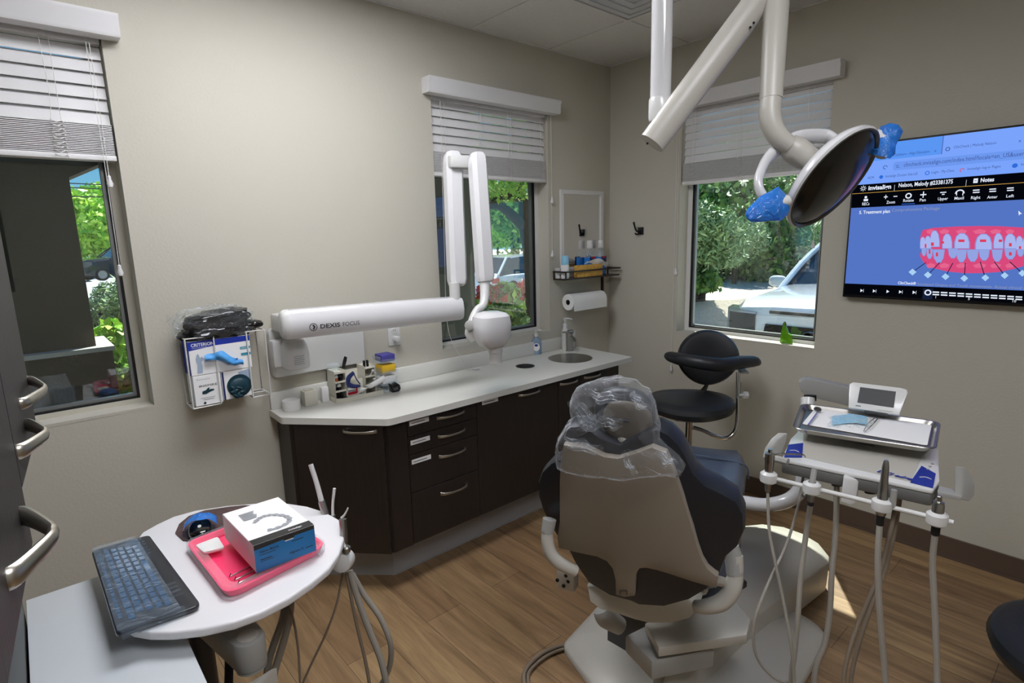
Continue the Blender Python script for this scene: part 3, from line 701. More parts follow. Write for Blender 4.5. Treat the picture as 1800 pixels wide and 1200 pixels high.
# ================================================================ MIRROR, SHELF, HOOK, TOWEL
t = thing('wall_mirror', (-.30, -.01, 1.38), 'white framed wall mirror above the small shelf by the corner', 'mirror')
m0, m1, n0, n1 = -.520, -.088, 1.375, 1.908
MB('mirror').bb((m0+.02,-.006,n0+.02),(m1-.02,-.002,n1-.02)).build('mirror_glass', t)
b = MB('white_paint')
for a, c in (((m0,-.016,n0),(m0+.026,-.001,n1)),((m1-.026,-.016,n0),(m1,-.001,n1)),((m0+.026,-.016,n0),(m1-.026,-.001,n0+.026)),((m0+.026,-.016,n1-.026),(m1-.026,-.001,n1))): b.bb(a,c)
b.build('frame', t)
s0, s1, sy, sz = -.645, -.09, -.13, 1.33
sR = -.045
t = thing('wall_shelf', (-.36,-.06,sz), 'small dark metal wall shelf with rail and towel holder below mirror', 'shelf')
s0 = -.60
MB('shelf_metal').prism([V((p.x,p.y,sz-.006)) for p in round_poly([V((s0,-.022,0)),V((s0,sy+.02,0)),V((s0+.05,sy,0)),V((sR,sy,0)),V((sR,-.022,0))],.006)],(0,0,.010)).build('tray_board', t)
b = MB('shelf_metal')
for p, q_ in (((s0,-.02,1.378),(s0,sy,1.378)),((s0,sy,1.378),(sR,sy,1.378)),((sR,sy,1.378),(sR,-.02,1.378))): b.box((V(p)+V(q_))/2,(abs(p[0]-q_[0])+.008,abs(p[1]-q_[1])+.008,.010))
for p in ((s0,sy),(s0,-.022),(sR,-.022)): b.bb((p[0]-.004,p[1]-.004,sz-.006),(p[0]+.004,p[1]+.004,1.38))
b.build('rail', t)
MB('shelf_metal').bb((-.175,-.085,1.19),(-.165,-.065,sz-.006)).bb((-.175,-.085,1.155),(-.165,-.065,1.20)).cyl((-.54,-.075,1.18),(-.165,-.075,1.18),.004,n=8).build('towel_bar', t)
t = thing('paper_towel_roll', (-.34,-.075,1.11), 'white paper towel roll hanging under the dark shelf', 'paper towel roll')
b = MB('tissue'); n_=32; R=[]
for x_, r_ in ((-.525,.018),(-.525,.052),(-.523,.054),(-.185,.054),(-.183,.052),(-.183,.018),(-.525,.018)): R.append([V((x_, -.075+r_*math.cos(2*PI*k/n_), 1.172+r_*math.sin(2*PI*k/n_))) for k in range(n_)])
b.loft(R, cap=False); b.bb((-.523,-.131,1.115),(-.185,-.1285,1.172)); b.build('roll', t)
MB('print_dark').loft([[V((x_, -.075+.0175*math.cos(2*PI*k/20), 1.172+.0175*math.sin(2*PI*k/20))) for k in range(20)] for x_ in (-.524,-.184)], cap=False).build('cardboard_core', t)
# shelf items
q = P(1007, 488, 'y', -.08); 
def lath(name, mt, o, prof, lab, cat, extra=(), group=None, n=24):
    t = thing(name, o, lab, cat, group); MB(mt).lathe(o,(0,0,1),prof,n).build('body', t)
    for (nm, m_, pr) in extra: MB(m_).lathe(o,(0,0,1),pr,n).build(nm, t)
    return t
so_ = V((-.560,-.085,sz+.004))
lath('spray_can', 'paper', so_, [(.026,0),(.027,.004),(.027,.085),(.022,.09)], 'white spray can with light blue cap at the left of the shelf', 'can', [('cap','light_blue',[(.0235,.09),(.0235,.14),(.018,.148),(.004,.149)])])
for k, (mx_, lb) in enumerate(((-.268,'left blue mouthwash bottle with white cap on the dark shelf'),(-.150,'right blue mouthwash bottle with white cap on the shelf end'))):
    o_ = V((mx_,-.042,sz+.004)); t = thing('mouthwash_bottle', o_, lb, 'bottle', None)
    MB('bottle_blue').lathe(o_,(0,0,1),[(.036,0),(.042,.006),(.042,.12),(.041,.125)],24,sy=.8).build('liquid', t)
    MB('clear_smooth').lathe(o_,(0,0,1),[(.0425,.125),(.041,.135),(.030,.165),(.019,.185),(.018,.19)],24,sy=.8,cap=False).build('clear_neck', t)
    MB('white_plastic').lathe(o_,(0,0,1),[(.020,.186),(.0215,.19),(.019,.236),(.017,.24)],20).build('cap', t)
    b = MB('deep_blue').bb((o_.x-.03,o_.y-.0362,o_.z+.07),(o_.x+.02,o_.y-.0345,o_.z+.13)); b.m('red').bb((o_.x-.022,o_.y-.0372,o_.z+.118),(o_.x+.012,o_.y-.036,o_.z+.130)); b.build('label', t)
t = thing('tissue_box', (-.32,-.10,sz), 'gold patterned tissue box on the shelf with a white tissue pulled out', 'tissue box')
MB('tissue_box').bb((-.485,-.124,sz+.005),(-.225,-.094,sz+.085),.003).build('carton', t)
MB('tissue').grid(lambda u,v: V((-.40+u*.24, -.11-.02*math.sin(PI*v)+.008*math.sin(8*u), sz+.088+.036*math.sin(PI*(u*.8+.1))*(.4+.6*math.sin(PI*v))+.006*math.sin(11*u+6*v)-.03*u*v)), 26, 12).build('tissue', t)
tag(MB('white_plastic').bb((-.62+.03,-.06,sz+.048),(-.53,-.03,sz+.075),.006).build('small_jar') if False else MB('white_plastic').lathe((-.575,-.035,sz+.004),(0,0,1),[(.018,0),(.018,.05),(.020,.052),(.020,.068)],18).build('small_jar'), 'small white jar behind the spray can on the shelf', 'jar')
# hook on right wall
hq = P(1127, 405, 'x', 0)
t = thing('wall_hook', hq, 'black double coat hook on the wall right of the corner', 'hook')
MB('black').bb((-.010,hq.y-.022,hq.z-.028),(-.0005,hq.y+.022,hq.z+.022),.002).build('back_plate', t)
MB('black').tube([hq+V((-.008,0,-.008)),hq+V((-.035,.012,-.002)),hq+V((-.05,.018,.03)),hq+V((-.058,.02,.058))],[.007,.0065,.006,.007],10).tube([hq+V((-.008,0,-.016)),hq+V((-.03,.012,-.026)),hq+V((-.045,.017,-.018))],.006,10).build('prongs', t)
# green glass ornament on the right sill
q = P(1381, 592, 'x', .04); q.z = W3[2]+.012
t = thing('glass_ornament', q, 'small green and yellow glass ornament standing on right window sill', 'ornament')
b = MB('green_glass'); b.prism([q+V((0,y_,z_)) for y_,z_ in ((.032,0),(.030,.06),(.022,.10),(.012,.125),(.006,.10),(-.010,.06),(-.030,.05),(-.034,0))],(.022,0,0),.003).build('body', t)
MB('dark_grey').lathe(q+V((.011,.015,.095)),(0,0,1),[(.005,0),(.012,.012),(.004,.03)],12).build('stopper', t)
q_ = P(1330, 600, 'x', 0)

# ================================================================ TV
def TP(x, y, k=0): return P(x, y, 'x', -.0560-.0004*k)
tz0, tz1, ty0, ty1 = 1.262, 2.018, -1.585, -2.925
t = thing('wall_television', (-.03, -2.25, tz0), 'large black wall mounted television showing a pink gum and teeth model', 'television')
MB('black').bb((-.055, ty1, tz0), (-.012, ty0, tz1), .004).bb((-.013, -2.5, 1.45), (-.0005, -2.0, 1.85)).build('housing', t)
yl, yr_ = ty0-.008, ty1+.008; zt_, zb_ = tz1-.009, tz0+.014
def yz(y, z, k=0): return V((-.0556-.0004*k, y, z))
def quad(b, y0, y1, z0, z1, k): b.poly([yz(y0,z0,k), yz(y1,z0,k), yz(y1,z1,k), yz(y0,z1,k)]); return b
zA = TP(1600, 305).z; zB_ = TP(1560, 371).z; zC_ = TP(1600, 515).z
scn = quad(MB('s_bg'), yl, yr_, zb_, zt_, 0).build('screen', t, recalc=False)
zT1 = TP(1640, 266).z; zT2 = TP(1660, 283).z
quad(MB('s_tab'), yl, TP(1655, 262).y, TP(1600, 276.5).z, zt_, 1).build('browser_tab_strip', scn, recalc=False)
b = MB('s_bar'); quad(b, TP(1657, 262).y, yr_, TP(1600, 276.5).z, zt_, 1); quad(b, yl, yr_, TP(1560, 321).z, TP(1600, 276.5).z, 1)
b.m('s_pill').poly([yz(p.x, p.y, 2) for p in round_poly([V((TP(1570,292).y, TP(1580,299).z, 0)), V((TP(1570,292).y, TP(1580,284).z, 0)), V((yr_, TP(1580,284).z, 0)), V((yr_, TP(1580,299).z, 0))], .014)])
b.build('browser_bar', scn, recalc=False)
b = MB('s_black'); quad(b, yl, yr_, TP(1600, 360.5).z, TP(1560, 321).z, 1); quad(b, yl, yr_, zb_, TP(1600, 502.5).z, 1)
b.m('s_gold'); quad(b, yl, yr_, TP(1600, 334).z-.001, TP(1600, 334).z+.0012, 2); b.m('s_sel'); quad(b, TP(1622,515).y, TP(1640,515).y, TP(1630,526).z, TP(1630,507).z, 2)
b.m('s_blue'); quad(b, TP(1585,358).y, TP(1608,358).y, TP(1597,358).z-.002, TP(1597,358).z+.001, 2)
b.build('tool_bars', scn, recalc=False)
YX = V((0,-1,0))
def tt(b_, m, txt, x, y, hpx, wpx, bold=0):
    b = MB(m)
    o = TP(x, y, 3); e = TP(x+wpx, y, 3); s_ = abs(TP(x, y-hpx).z-o.z)*1.05
    b.text(txt, o, YX, Z3, s_*1.25, width=abs(e.y-o.y), bold=bold).build('screen_text', scn, recalc=False)
b = None
tt(b,'s_white','invisalign',1526,334,8,40,.03); tt(b,'s_white','|',1571,333,9,1.2); tt(b,'s_white','Nelson, Melody #23381375',1579,329,7.5,95,.02)
tt(b,'s_white','|',1697,324,9,1.2); tt(b,'s_white','Notes',1723,320,7.5,24,.03)
for s_, x, y, w_ in (('RECs',1515,361,13),('Zoom',1558,358,15),('Rotate',1587,355,19),('Pan',1616,354,11),('Upper',1648,352,18),('Maxil',1677,351,17),('Right',1706,350,17),('Anter',1735,349,18),('Left',1768,347,14)): tt(b,'s_white',s_,x,y,5.5,w_,.01)
tt(b,'s_white','5. Treatment plan',1510,376,6,54,.02); tt(b,'s_grey','Comprehensive Package',1567,372,6,84)
tt(b,'s_white','ClinCheck®',1578,499,5,32,.02); tt(b,'s_grey','Simulated Gingiva and Tooth movements. Actual clinical results may vary',1612,501,5,250)
tt(b,'s_white','1',1643,524,5,2); tt(b,'s_white','5',1701,527,5,3.5); tt(b,'s_white','10',1778,531,5,8)
tt(b,'s_ink','ClinCheck Software - Align Education',1549,277,5,84); tt(b,'s_ink','x',1642,267,5,4); tt(b,'s_ink','ClinCheck | Melody Nelson',1676,261,5,74); tt(b,'s_ink','x',1790,250,6,5)
tt(b,'s_ink','clincheck.invisalign.com/index.html?locale=en_US&user=',1588,293,7.5,215); tt(b,'s_ink','HCM',1525,315,5,11)
tt(b,'s_ink','Invisalign Doctor Site-US',1556,312,5,56); tt(b,'s_ink','Login - My-Clinic',1637,305,5,40); tt(b,'s_ink','Invisalign log-in Pages',1700,299,5,58); tt(b,'s_ink','Invis',1794,291,5,14)
b = MB('s_white')
def ringp(b, x, y, r, k=3, n=14, w=.35, a0=0, a1=2*PI):
    c = TP(x, y, k); R_ = abs(TP(x, y+r, k).z-c.z)
    for i in range(n):
        p0 = a0+(a1-a0)*i/n; p1 = a0+(a1-a0)*(i+1)/n
        b.poly([c+(YX*math.cos(a)+Z3*math.sin(a))*R_*q for a, q in ((p0,1),(p1,1),(p1,1-w),(p0,1-w))])
def diskp(b, x, y, r, k=3): ringp(b, x, y, r, k, w=.97)
def barp(b, x, y, wpx, hpx, k=3):
    c = TP(x, y, k); w_ = abs(TP(x+wpx/2, y).y-c.y); h_ = abs(TP(x, y+hpx/2).z-c.z); b.poly([c-YX*w_-Z3*h_, c+YX*w_-Z3*h_, c+YX*w_+Z3*h_, c-YX*w_+Z3*h_])
c = TP(1517.5, 331, 3)
for i in range(8):
    a = i*PI/4; d_ = YX*math.cos(a)+Z3*math.sin(a); e_ = YX*-math.sin(a)+Z3*math.cos(a); b.poly([c+d_*.004-e_*.0012, c+d_*.014-e_*.0012, c+d_*.014+e_*.0012, c+d_*.004+e_*.0012])
diskp(b,1522,346.5,2.2); barp(b,1522,351.5,8,4); barp(b,1557,346,7,1.6); barp(b,1557,346,1.6,7); barp(b,1574,345,7,1.6); ringp(b,1597,344,5,w=.4)
barp(b,1623,342,11,2); barp(b,1623,342,2,11); barp(b,1658,338,11,1.8); barp(b,1658,341.5,5,1.8); ringp(b,1687,340,7,w=.3,a0=0,a1=PI); barp(b,1681.5,341,1.8,5); barp(b,1692.5,341,1.8,5)
for x in (1716,1745,1776): barp(b,x,338-(x-1716)*.06,12,2); barp(b,x,334-(x-1716)*.06,12,2)
for x in (1514,1536,1560,1582,1606):
    o = TP(x, 510.5+(x-1514)*.035, 3); b.poly([o+Z3*.008+YX*-.004, o-Z3*.008+YX*-.004, o+YX*.008]) ; b.poly([o+Z3*.008+YX*.009, o-Z3*.008+YX*.009, o-Z3*.008+YX*.0105, o+Z3*.008+YX*.0105]) if x != 1560 else None
ringp(b,1631,514,5.2,w=.4)
for i in range(11): 
    x = 1645+i*14.6; barp(b,x,513.3+i*.85,12,2.2); barp(b,x,517.6+i*.85,12,2.2)
barp(b,1715,317.5,8,8); b.m('s_ink'); barp(b,1715,317.5,4,1.2,4); b.m('s_white').poly([TP(1790,370,3), TP(1791,379,3), TP(1793,376,3), TP(1796.5,376,3)])
b.m('s_ink'); ringp(b,1556,294,3.5,w=.3,a1=5.2); ringp(b,1666,262,3.6,w=.35); barp(b,1577,291,6,1); barp(b,1578,294,6,1)
b.m('s_blue'); diskp(b,1549,311,3.2); ringp(b,1630,304,3.6,w=.35); diskp(b,1784,291,4); b.m('s_att'); ringp(b,1691,299,3.4,w=.35,a1=4.5)
b.build('screen_icons', scn, recalc=False)
# gum and teeth picture
def pic(b, m, pts, k): b.m(m).poly([TP(x, y, k) for x, y in pts])
b = MB('s_gum')
mirx = 1725.5
def fan(cx, pts): return pts
up = [(1619,412),(1622,404),(1640,400.5),(1680,398.5),(1720,397.5),(1760,397.5),(1800,400),(1850,408)]
pic(b,'s_gum',[(1619,412),(1617,420),(1620,440),(1655,445),(1720,446),(1800,448),(1860,445),(1860,408),(1800,400),(1760,397.5),(1720,397),(1680,398),(1640,400.5),(1622,404)],1)
pic(b,'s_gum',[(1618,444),(1617,450),(1624,462),(1640,471),(1665,477),(1695,480),(1725,480),(1755,478),(1785,472),(1800,467),(1850,452),(1850,440),(1720,436),(1630,436)],1)
for x, w_ in ((1636,8),(1660,9),(1690,10),(1722,12),(1750,10),(1775,8)):
    pic(b,'s_gum2',[(x-w_,406),(x,402.5),(x+w_,405),(x+w_*.7,410),(x-w_*.6,411)],2)
    pic(b,'s_gum2',[(x-w_,466),(x,462),(x+w_,465),(x+w_*.7,470),(x-w_*.6,471)],2)
teeth_u = [(1622,424,5,10,8),(1631,424,6,11,10),(1643,421,9,10,17),(1665,424,9,9.5,14),(1691,424,14,14,15),(1729,426,15.5,15.5,16),(1755,424,9,9,15),(1776,424,11,11,14),(1792,426,7,8,12),(1808,426,12,12,13)]
teeth_l = [(1624,440,5,4,10),(1634,444,6,5,11),(1650,445,11,7,17),(1675,443,9,6,11),(1690,445,10,6,16),(1710,445,11,7,15),(1730,445,10,6,13),(1753,445,10,6,15),(1776,443,11,6,13),(1794,441,7,5,10),(1808,440,8,5,9)]
for i, (x, y, w_, _, h_) in enumerate(teeth_l):
    pic(b,'s_edge',[(x-w_,y-7),(x+w_,y-7),(x+w_*.8,y+h_*.5),(x+w_*.3,y+h_),(x-w_*.3,y+h_),(x-w_*.8,y+h_*.5)],3+.1*i)
    pic(b,'s_tooth',[(x-w_+1,y-6),(x+w_-1,y-6),(x+w_*.8-1,y+h_*.5),(x+w_*.3,y+h_-1),(x-w_*.3,y+h_-1),(x-w_*.8+1,y+h_*.5)],3.5+.1*i)
for i, (x, y, w_, _, h_) in enumerate(teeth_u):
    o_ = [(x-w_,y+13),(x-w_,y+2),(x-w_*.75,y-h_*.6),(x-w_*.3,y-h_*.95),(x+w_*.3,y-h_*.95),(x+w_*.75,y-h_*.6),(x+w_,y+2),(x+w_,y+13)]
    pic(b,'s_edge',o_,5+.1*i); pic(b,'s_tooth2',[(x+(a-x)*.88, y+(c_-y)*.94) for a, c_ in o_],5.5+.1*i)
for x, y, w_, h_ in ((1690,423,11,4.5),(1728,423,11,4.5),(1758.5,423,6,4.5),(1657,426,5,4),(1639,429,5,6),(1647,447,4,7),(1634,442,3,8),(1627,432,3,7),(1776,430,5,6),(1776,446,5,6),(1793,435,4,5)): pic(b,'s_att',[(x-w_/2,y-h_/2),(x+w_/2,y-h_/2),(x+w_/2,y+h_/2),(x-w_/2,y+h_/2)],7.5)
for (x0,y0,x1,y1) in ((1628,461,1604,478),(1652,461,1631,483),(1675,462,1662,486),(1697,462,1695,489),(1723,460,1732,488),(1748,460,1766,484),(1775,460,1797,480)):
    p0, p1 = TP(x0,y0,8), TP(x1,y1,8); d_ = (p1-p0).normalized(); e_ = V((0,-d_.z,d_.y))*.0016; b.m('s_line').poly([p0-e_,p1-e_,p1+e_,p0+e_])
    pic(b,'s_dia',[(x1-7,y1),(x1,y1-6),(x1+7,y1),(x1,y1+6)],8.5)
b.build('gum_and_teeth_picture', scn, recalc=False)

# ================================================================ DENTAL CHAIR
ca = V((.930, .367, 0)).normalized(); cbv = V((ca.y, -ca.x, 0))
T0 = V(D(1078, 787, 1.42)); B0 = V(D(1100, 1045, 1.62)); cu = (T0-B0); cu = (cu-cbv*cu.dot(cbv)).normalized(); cn = cbv.cross(cu).normalized()
if cn.dot(CAM-T0) < 0: cn = -cn
hinge = B0
chair = thing('dental_chair', (-1.5, -1.5, 0), 'black dental chair with a beige back plate and clear plastic over the headrest', 'dental chair')
def CP(x, y, off=0): return PN(x, y, T0+cn*off, cn)
plate = [(990,782),(1030,788),(1062,803),(1085,806),(1115,797),(1145,786),(1171,796),(1180,815),(1190,843),(1200,872),(1208,900),(1218,930),(1226,960),(1235,985),(1244,1000),(1256,1010),(1262,1014),(1259,1035),(1220,1024),(1181,1011),(1155,1003),(1136,999),(1124,1000),(1118,1010),(1116,1030),(1115,1048),(1098,1050),(1082,1046),(1081,1020),(1076,1000),(1066,987),(1049,979),(1015,972),(981,964),(979,945),(983,920),(983,850),(985,810)]
MB('plate_beige').prism([CP(x,y,0) for x,y in plate], -cn*.022, .005, 2).build('back_plate', chair)
b = MB('dark_grey')
for a_, c_ in (((1090,1038),(1090,1045)),((1102,1038),(1102,1045)),((1090,1038),(1102,1038))): b.tube([CP(a_[0],a_[1],.002), CP(c_[0],c_[1],.002)], .0012, 6)
b.build('latch_tab', chair)
uph = [(992,757),(983,780),(982,800),(979,815),(962,822),(946,838),(939,858),(940,880),(948,905),(960,930),(976,955),(992,972),(1006,1000),(1030,1035),(1068,1058),(1105,1068),(1120,1075),(1165,1078),(1210,1066),(1240,1048),(1264,1020),(1275,990),(1296,972),(1307,945),(1306,915),(1294,893),(1265,876),(1238,864),(1216,842),(1203,812),(1190,790),(1172,772),(1152,762),(1130,768),(1085,790),(1050,778),(1020,756)]
tb = MB('navy_vinyl')
R = []; cenx = sum(p[0] for p in uph)/len(uph); ceny = sum(p[1] for p in uph)/len(uph)
for off, k in ((-.020,.95),(-.022,.985),(-.035,1.0),(-.065,1.0),(-.085,.975),(-.10,.93),(-.108,.80),(-.100,.5)):
    R.append([CP(cenx+(x-cenx)*k, ceny+(y-ceny)*k, 0)-cn*(-off) for x, y in uph])
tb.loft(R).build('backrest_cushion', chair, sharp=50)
# arm supports
MB('warm_plastic').tube([V(D(963,925,1.62)),V(D(962,948,1.62)),V(D(968,972,1.62)),V(D(985,990,1.62)),V(D(1012,1004,1.63))],[.016,.018,.019,.019,.016],12).build('armrest_bracket', chair)
MB('warm_plastic').tube([V(D(1294,975,1.55)),V(D(1293,1005,1.55)),V(D(1287,1035,1.55)),V(D(1268,1058,1.56)),V(D(1238,1066,1.58)),V(D(1222,1064,1.6))],[.018,.021,.024,.024,.020,.016],12).build('armrest_bracket', chair)
MB('grey_plastic').tube([V(D(1283,960,1.56)),V(D(1290,985,1.555)),V(D(1292,1010,1.55))],[.024,.024,.0225],12).build('armrest_collar', chair)
MB('grey_plastic').tube([V(D(966,912,1.62)),V(D(962,935,1.62))],[.02,.0185],12).build('armrest_collar', chair)
b = MB('warm_plastic').tube([CP(1250,1018,-.01), V(D(1268,1022,1.56)), V(D(1290,1030,1.55))],[.014,.014,.014],10).build('bracket_pin', chair)
# headrest
hc2 = V(D(1097, 735, 1.44))-cn*.015
Rh = rot_axes(cbv, cn, cu)
MB('navy_vinyl').ell(hc2, (.083,.036,.080), Rh, 28, 16, .85).build('headrest_cushion', chair)
mat('headrest_brown', '#5e574d', .45)
MB('headrest_brown').ell(hc2+cn*.024+cbv*.012, (.064,.018,.060), Rh, 24, 12, .8).build('headrest_plate', chair)
b = MB('dark_grey').box(hc2+cn*.044+cu*.012, (.05,.006,.006), Rh); b.build('headrest_slot', chair)
MB('warm_plastic').box(hc2+cn*.02-cu*.075, (.035,.014,.10), Rh, .005).build('headrest_bar', chair)
b = MB('warm_plastic').ell(hc2+cn*.030-cu*.055, (.016,.012,.016), Rh, 16, 10); b.build('headrest_knob', chair)
# plastic cover over headrest and shoulders
pc = MB('sheer_wrap')
cov = [(1000,708),(1006,690),(1022,682),(1048,673),(1080,668),(1112,676),(1138,696),(1150,722),(1156,750),(1158,778),(1172,792),(1192,808),(1204,826),(1198,838),(1185,832),(1150,836),(1100,842),(1050,838),(1000,830),(976,820),(974,795),(980,768),(992,748),(1003,742),(1004,725)]
R = []; ccx, ccy = 1085, 765
for off, k in ((.032,.25),(.034,.5),(.030,.74),(.016,.92),(-.004,.985),(-.035,.99),(-.055,.92),(-.065,.6)):
    ring = []
    nsub = 4
    for i in range(len(cov)):
        a_ = cov[i]; c_ = cov[(i+1) % len(cov)]
        for j in range(nsub):
            f_ = j/nsub; x = a_[0]*(1-f_)+c_[0]*f_; y = a_[1]*(1-f_)+c_[1]*f_
            x = ccx+(x-ccx)*k; y = ccy+(y-ccy)*k
            p = CP(x, y, 0); nn = abs(noise.noise(V((x*.030, y*.030, off*12))))*.016+abs(noise.noise(V((x*.075, y*.06, 4))))*.009
            ring.append(p+cn*(off+nn))
    R.append(ring)
pc.loft(R, cap=True)
# loose folds
for (x0,y0,x1,y1,w_,sd) in ((1005,700,1060,760,30,1),(1010,760,1075,720,26,2),(1030,690,1100,700,22,3),(985,770,1060,790,26,4),(1050,735,1095,745,24,5),(1110,690,1140,720,16,6),(1155,790,1190,815,18,7),(1095,790,1120,835,14,8)):
    A_ = CP(x0,y0,.03); B_ = CP(x1,y1,.035); d_ = (B_-A_); e_ = d_.cross(cn).normalized()*(w_*.00145)
    pc.grid(lambda u, v: A_+d_*u+e_*(v-.5)*(1-.5*abs(u-.5))+cn*(.016*math.sin(PI*u)*abs(math.sin(3*PI*v+sd+4*u))+.005*math.sin(13*u+sd)), 12, 10)
pc.build('plastic_headrest_cover', chair, sharp=25, recalc=False)
# seat and legrest
sc = hinge+cu*.02-cn*.05
def along(d, s_, z): return V((hinge.x, hinge.y, 0))+ca*d+cbv*s_+V((0,0,z))
def cushion(name, prof, mt='seat_vinyl'):
    R = []
    for d_, w_, z0, z1, k in prof:
        R.append([along(d_, w_*x, z0+(z1-z0)*y) for x, y in ((-1,.35),(-.97,.75),(-.85,1.0),(-.45,.93),(0,.90),(.45,.93),(.85,1.0),(.97,.75),(1,.35),(.93,.05),(.6,0),(-.6,0),(-.93,.05))])
    return MB(mt).loft(R).build(name, chair, sharp=60)
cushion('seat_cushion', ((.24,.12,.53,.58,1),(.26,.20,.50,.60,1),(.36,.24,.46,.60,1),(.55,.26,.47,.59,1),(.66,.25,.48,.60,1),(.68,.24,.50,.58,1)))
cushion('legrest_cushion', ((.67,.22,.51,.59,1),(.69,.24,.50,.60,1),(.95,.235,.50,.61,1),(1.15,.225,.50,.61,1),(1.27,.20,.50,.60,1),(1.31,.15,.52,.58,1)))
MB('seat_vinyl').tube([along(1.10,-.22,.60), along(1.10,-.1,.612), along(1.10,.1,.612), along(1.10,.22,.60), along(1.10,.235,.54)], .004, 8).build('legrest_piping', chair)
MB('warm_plastic').prism([along(.28,-.12,.42), along(.28,.12,.42), along(.35,.18,.42), along(.8,.16,.42), along(.8,-.16,.42), along(.35,-.18,.42)], (0,0,.055), .02).build('seat_pan', chair)
pan = [(1031,1030),(1036,1058),(1055,1072),(1085,1080),(1115,1090),(1140,1096),(1180,1096),(1212,1088),(1228,1070),(1200,1040),(1120,1030)]
MB('warm_plastic').prism([V(D(x,y,1.72)) for x,y in pan], ca*.12, .008).build('rear_shell', chair)
MB('grey_plastic').tube([V(D(1058,1070,1.84)),V(D(1066,1085,1.84)),V(D(1090,1100,1.86))],[.030,.034,.028],14).build('tilt_motor_cover', chair)
b = MB('warm_plastic').box(V(D(998,1013,1.84)), (.06,.045,.075), rot_axes(cbv, ca, Z3), .006)
b.m('rubber')
for x, y in ((985,1012),(1004,1014),(1000,1004),(996,1022)): b.cyl(V(D(x,y,1.84))-ca*.0235, V(D(x,y,1.84))-ca*.0275, .006, n=12)
b.build('utility_outlet_block', chair)
# lift arm slab and pedestal
slab = [(1134,1094),(1158,1138),(1313,1115),(1320,1088),(1288,1050),(1225,1066),(1180,1075)]
MB('warm_plastic').prism([P(x,y,'z',.36) for x,y in slab], (0,0,-.035), .006).build('lift_arm_cover', chair)
MB('grey_plastic').prism([P(x,y,'z',.31) for x,y in ((1100,1115),(1146,1162),(1255,1140),(1240,1090),(1160,1085))], (0,0,-.07), .01).build('lift_arm', chair)
MB('dark_grey').prism([V((x,y,.05)) for x,y in ((-1.75,-1.42),(-1.75,-1.66),(-1.25,-1.72),(-1.15,-1.40))], (0,0,.19), .01).build('pedestal', chair)
MB('dark_grey').prism([V((x,y,.22)) for x,y in ((-1.55,-1.45),(-1.55,-1.60),(-1.2,-1.60),(-1.2,-1.42))], (0,0,.2), .01).build('lift_column', chair)
# base
bo = round_poly([V((x,y,0)) for x,y in ((-1.86,-1.28),(-1.15,-1.14),(-.95,-1.5),(-1.02,-1.97),(-1.88,-2.03),(-1.93,-1.5))], [.06,.1,.1,.13,.1,.1], 6)
cbx = sum(p.x for p in bo)/len(bo); cby = sum(p.y for p in bo)/len(bo)
def sc_ring(pts, k, z, dx=0): return [V((cbx+(p.x-cbx)*k+dx, cby+(p.y-cby)*k, z)) for p in pts]
MB('warm_plastic').loft([sc_ring(bo,1,.002), sc_ring(bo,1,.022), sc_ring(bo,.985,.032), sc_ring(bo,.90,.050), sc_ring(bo,.6,.075)]).build('floor_base', chair)
hp_ = [P(x,y,'z',.15) for x,y in ((1300,926),(1340,922),(1378,927),(1412,939),(1440,956),(1458,978),(1457,990),(1440,1003),(1400,1033),(1360,1062),(1320,1092),(1280,1128),(1240,1165),(1200,1202))]
hp_ = hp_+[V((-1.98,-1.78,.15)), V((-1.62,-1.55,.15)), V((-1.35,-1.30,.15)), V((-1.0,-1.28,.15))]
hp_ = [V((p.x,p.y,0)) for p in hp_]; cbx = -1.12; cby = -1.6
hl = MB('warm_plastic').loft([[p+V((0,0,.02)) for p in sc_ring(hp_,.985,0)], sc_ring(hp_,.995,.07), sc_ring(hp_,1.0,.145), sc_ring(hp_,.985,.156), sc_ring(hp_,.85,.182,-.02), sc_ring(hp_,.6,.21,-.06), sc_ring(hp_,.3,.225,-.1)]).build('base_hull', chair, sharp=40)
b = MB('print_dark'); o_ = V(D(1381,1062,2.02)); e1 = P(1381,1055,'z',.10); e2 = P(1408,1036,'z',.10); xd = (e2-e1).normalized(); nn_ = xd.cross(Z3).normalized()
if nn_.dot(CAM-e1) < 0: nn_ = -nn_
b.text('DCI', e1+nn_*.012, xd, Z3, .03, width=.05).build('hull_lettering', chair, recalc=False)
tb_ = MB('warm_plastic'); 
# side support tube from chair to delivery unit post
MB('white_gloss').tube([V(D(1265,880,2.28)), V(D(1303,882,2.24)), V(D(1345,887,2.20)), V(D(1385,879,2.17)), V(D(1408,858,2.15)), V(D(1415,825,2.14)), V(D(1417,790,2.14))], [.026,.026,.026,.027,.028,.029,.029], 16).build('support_tube', chair)
# cable loop left of the base
tag(MB('hose_tan').tube([(-1.55,-1.45,.10), P(1110,1133,'z',.05), P(1060,1132,'z',.02), P(1000,1132,'z',.013), P(955,1147,'z',.013), P(925,1175,'z',.013), P(922,1200,'z',.013), P(935,1235,'z',.013)], .008, 10).tube([(-1.55,-1.47,.09), P(1110,1139,'z',.04), P(1060,1139,'z',.012), P(1000,1139,'z',.012), P(962,1152,'z',.012), P(932,1178,'z',.012), P(929,1200,'z',.012), P(941,1232,'z',.012)], .006, 8).build('floor_hose', chair), 'two tan hoses curving over the floor')

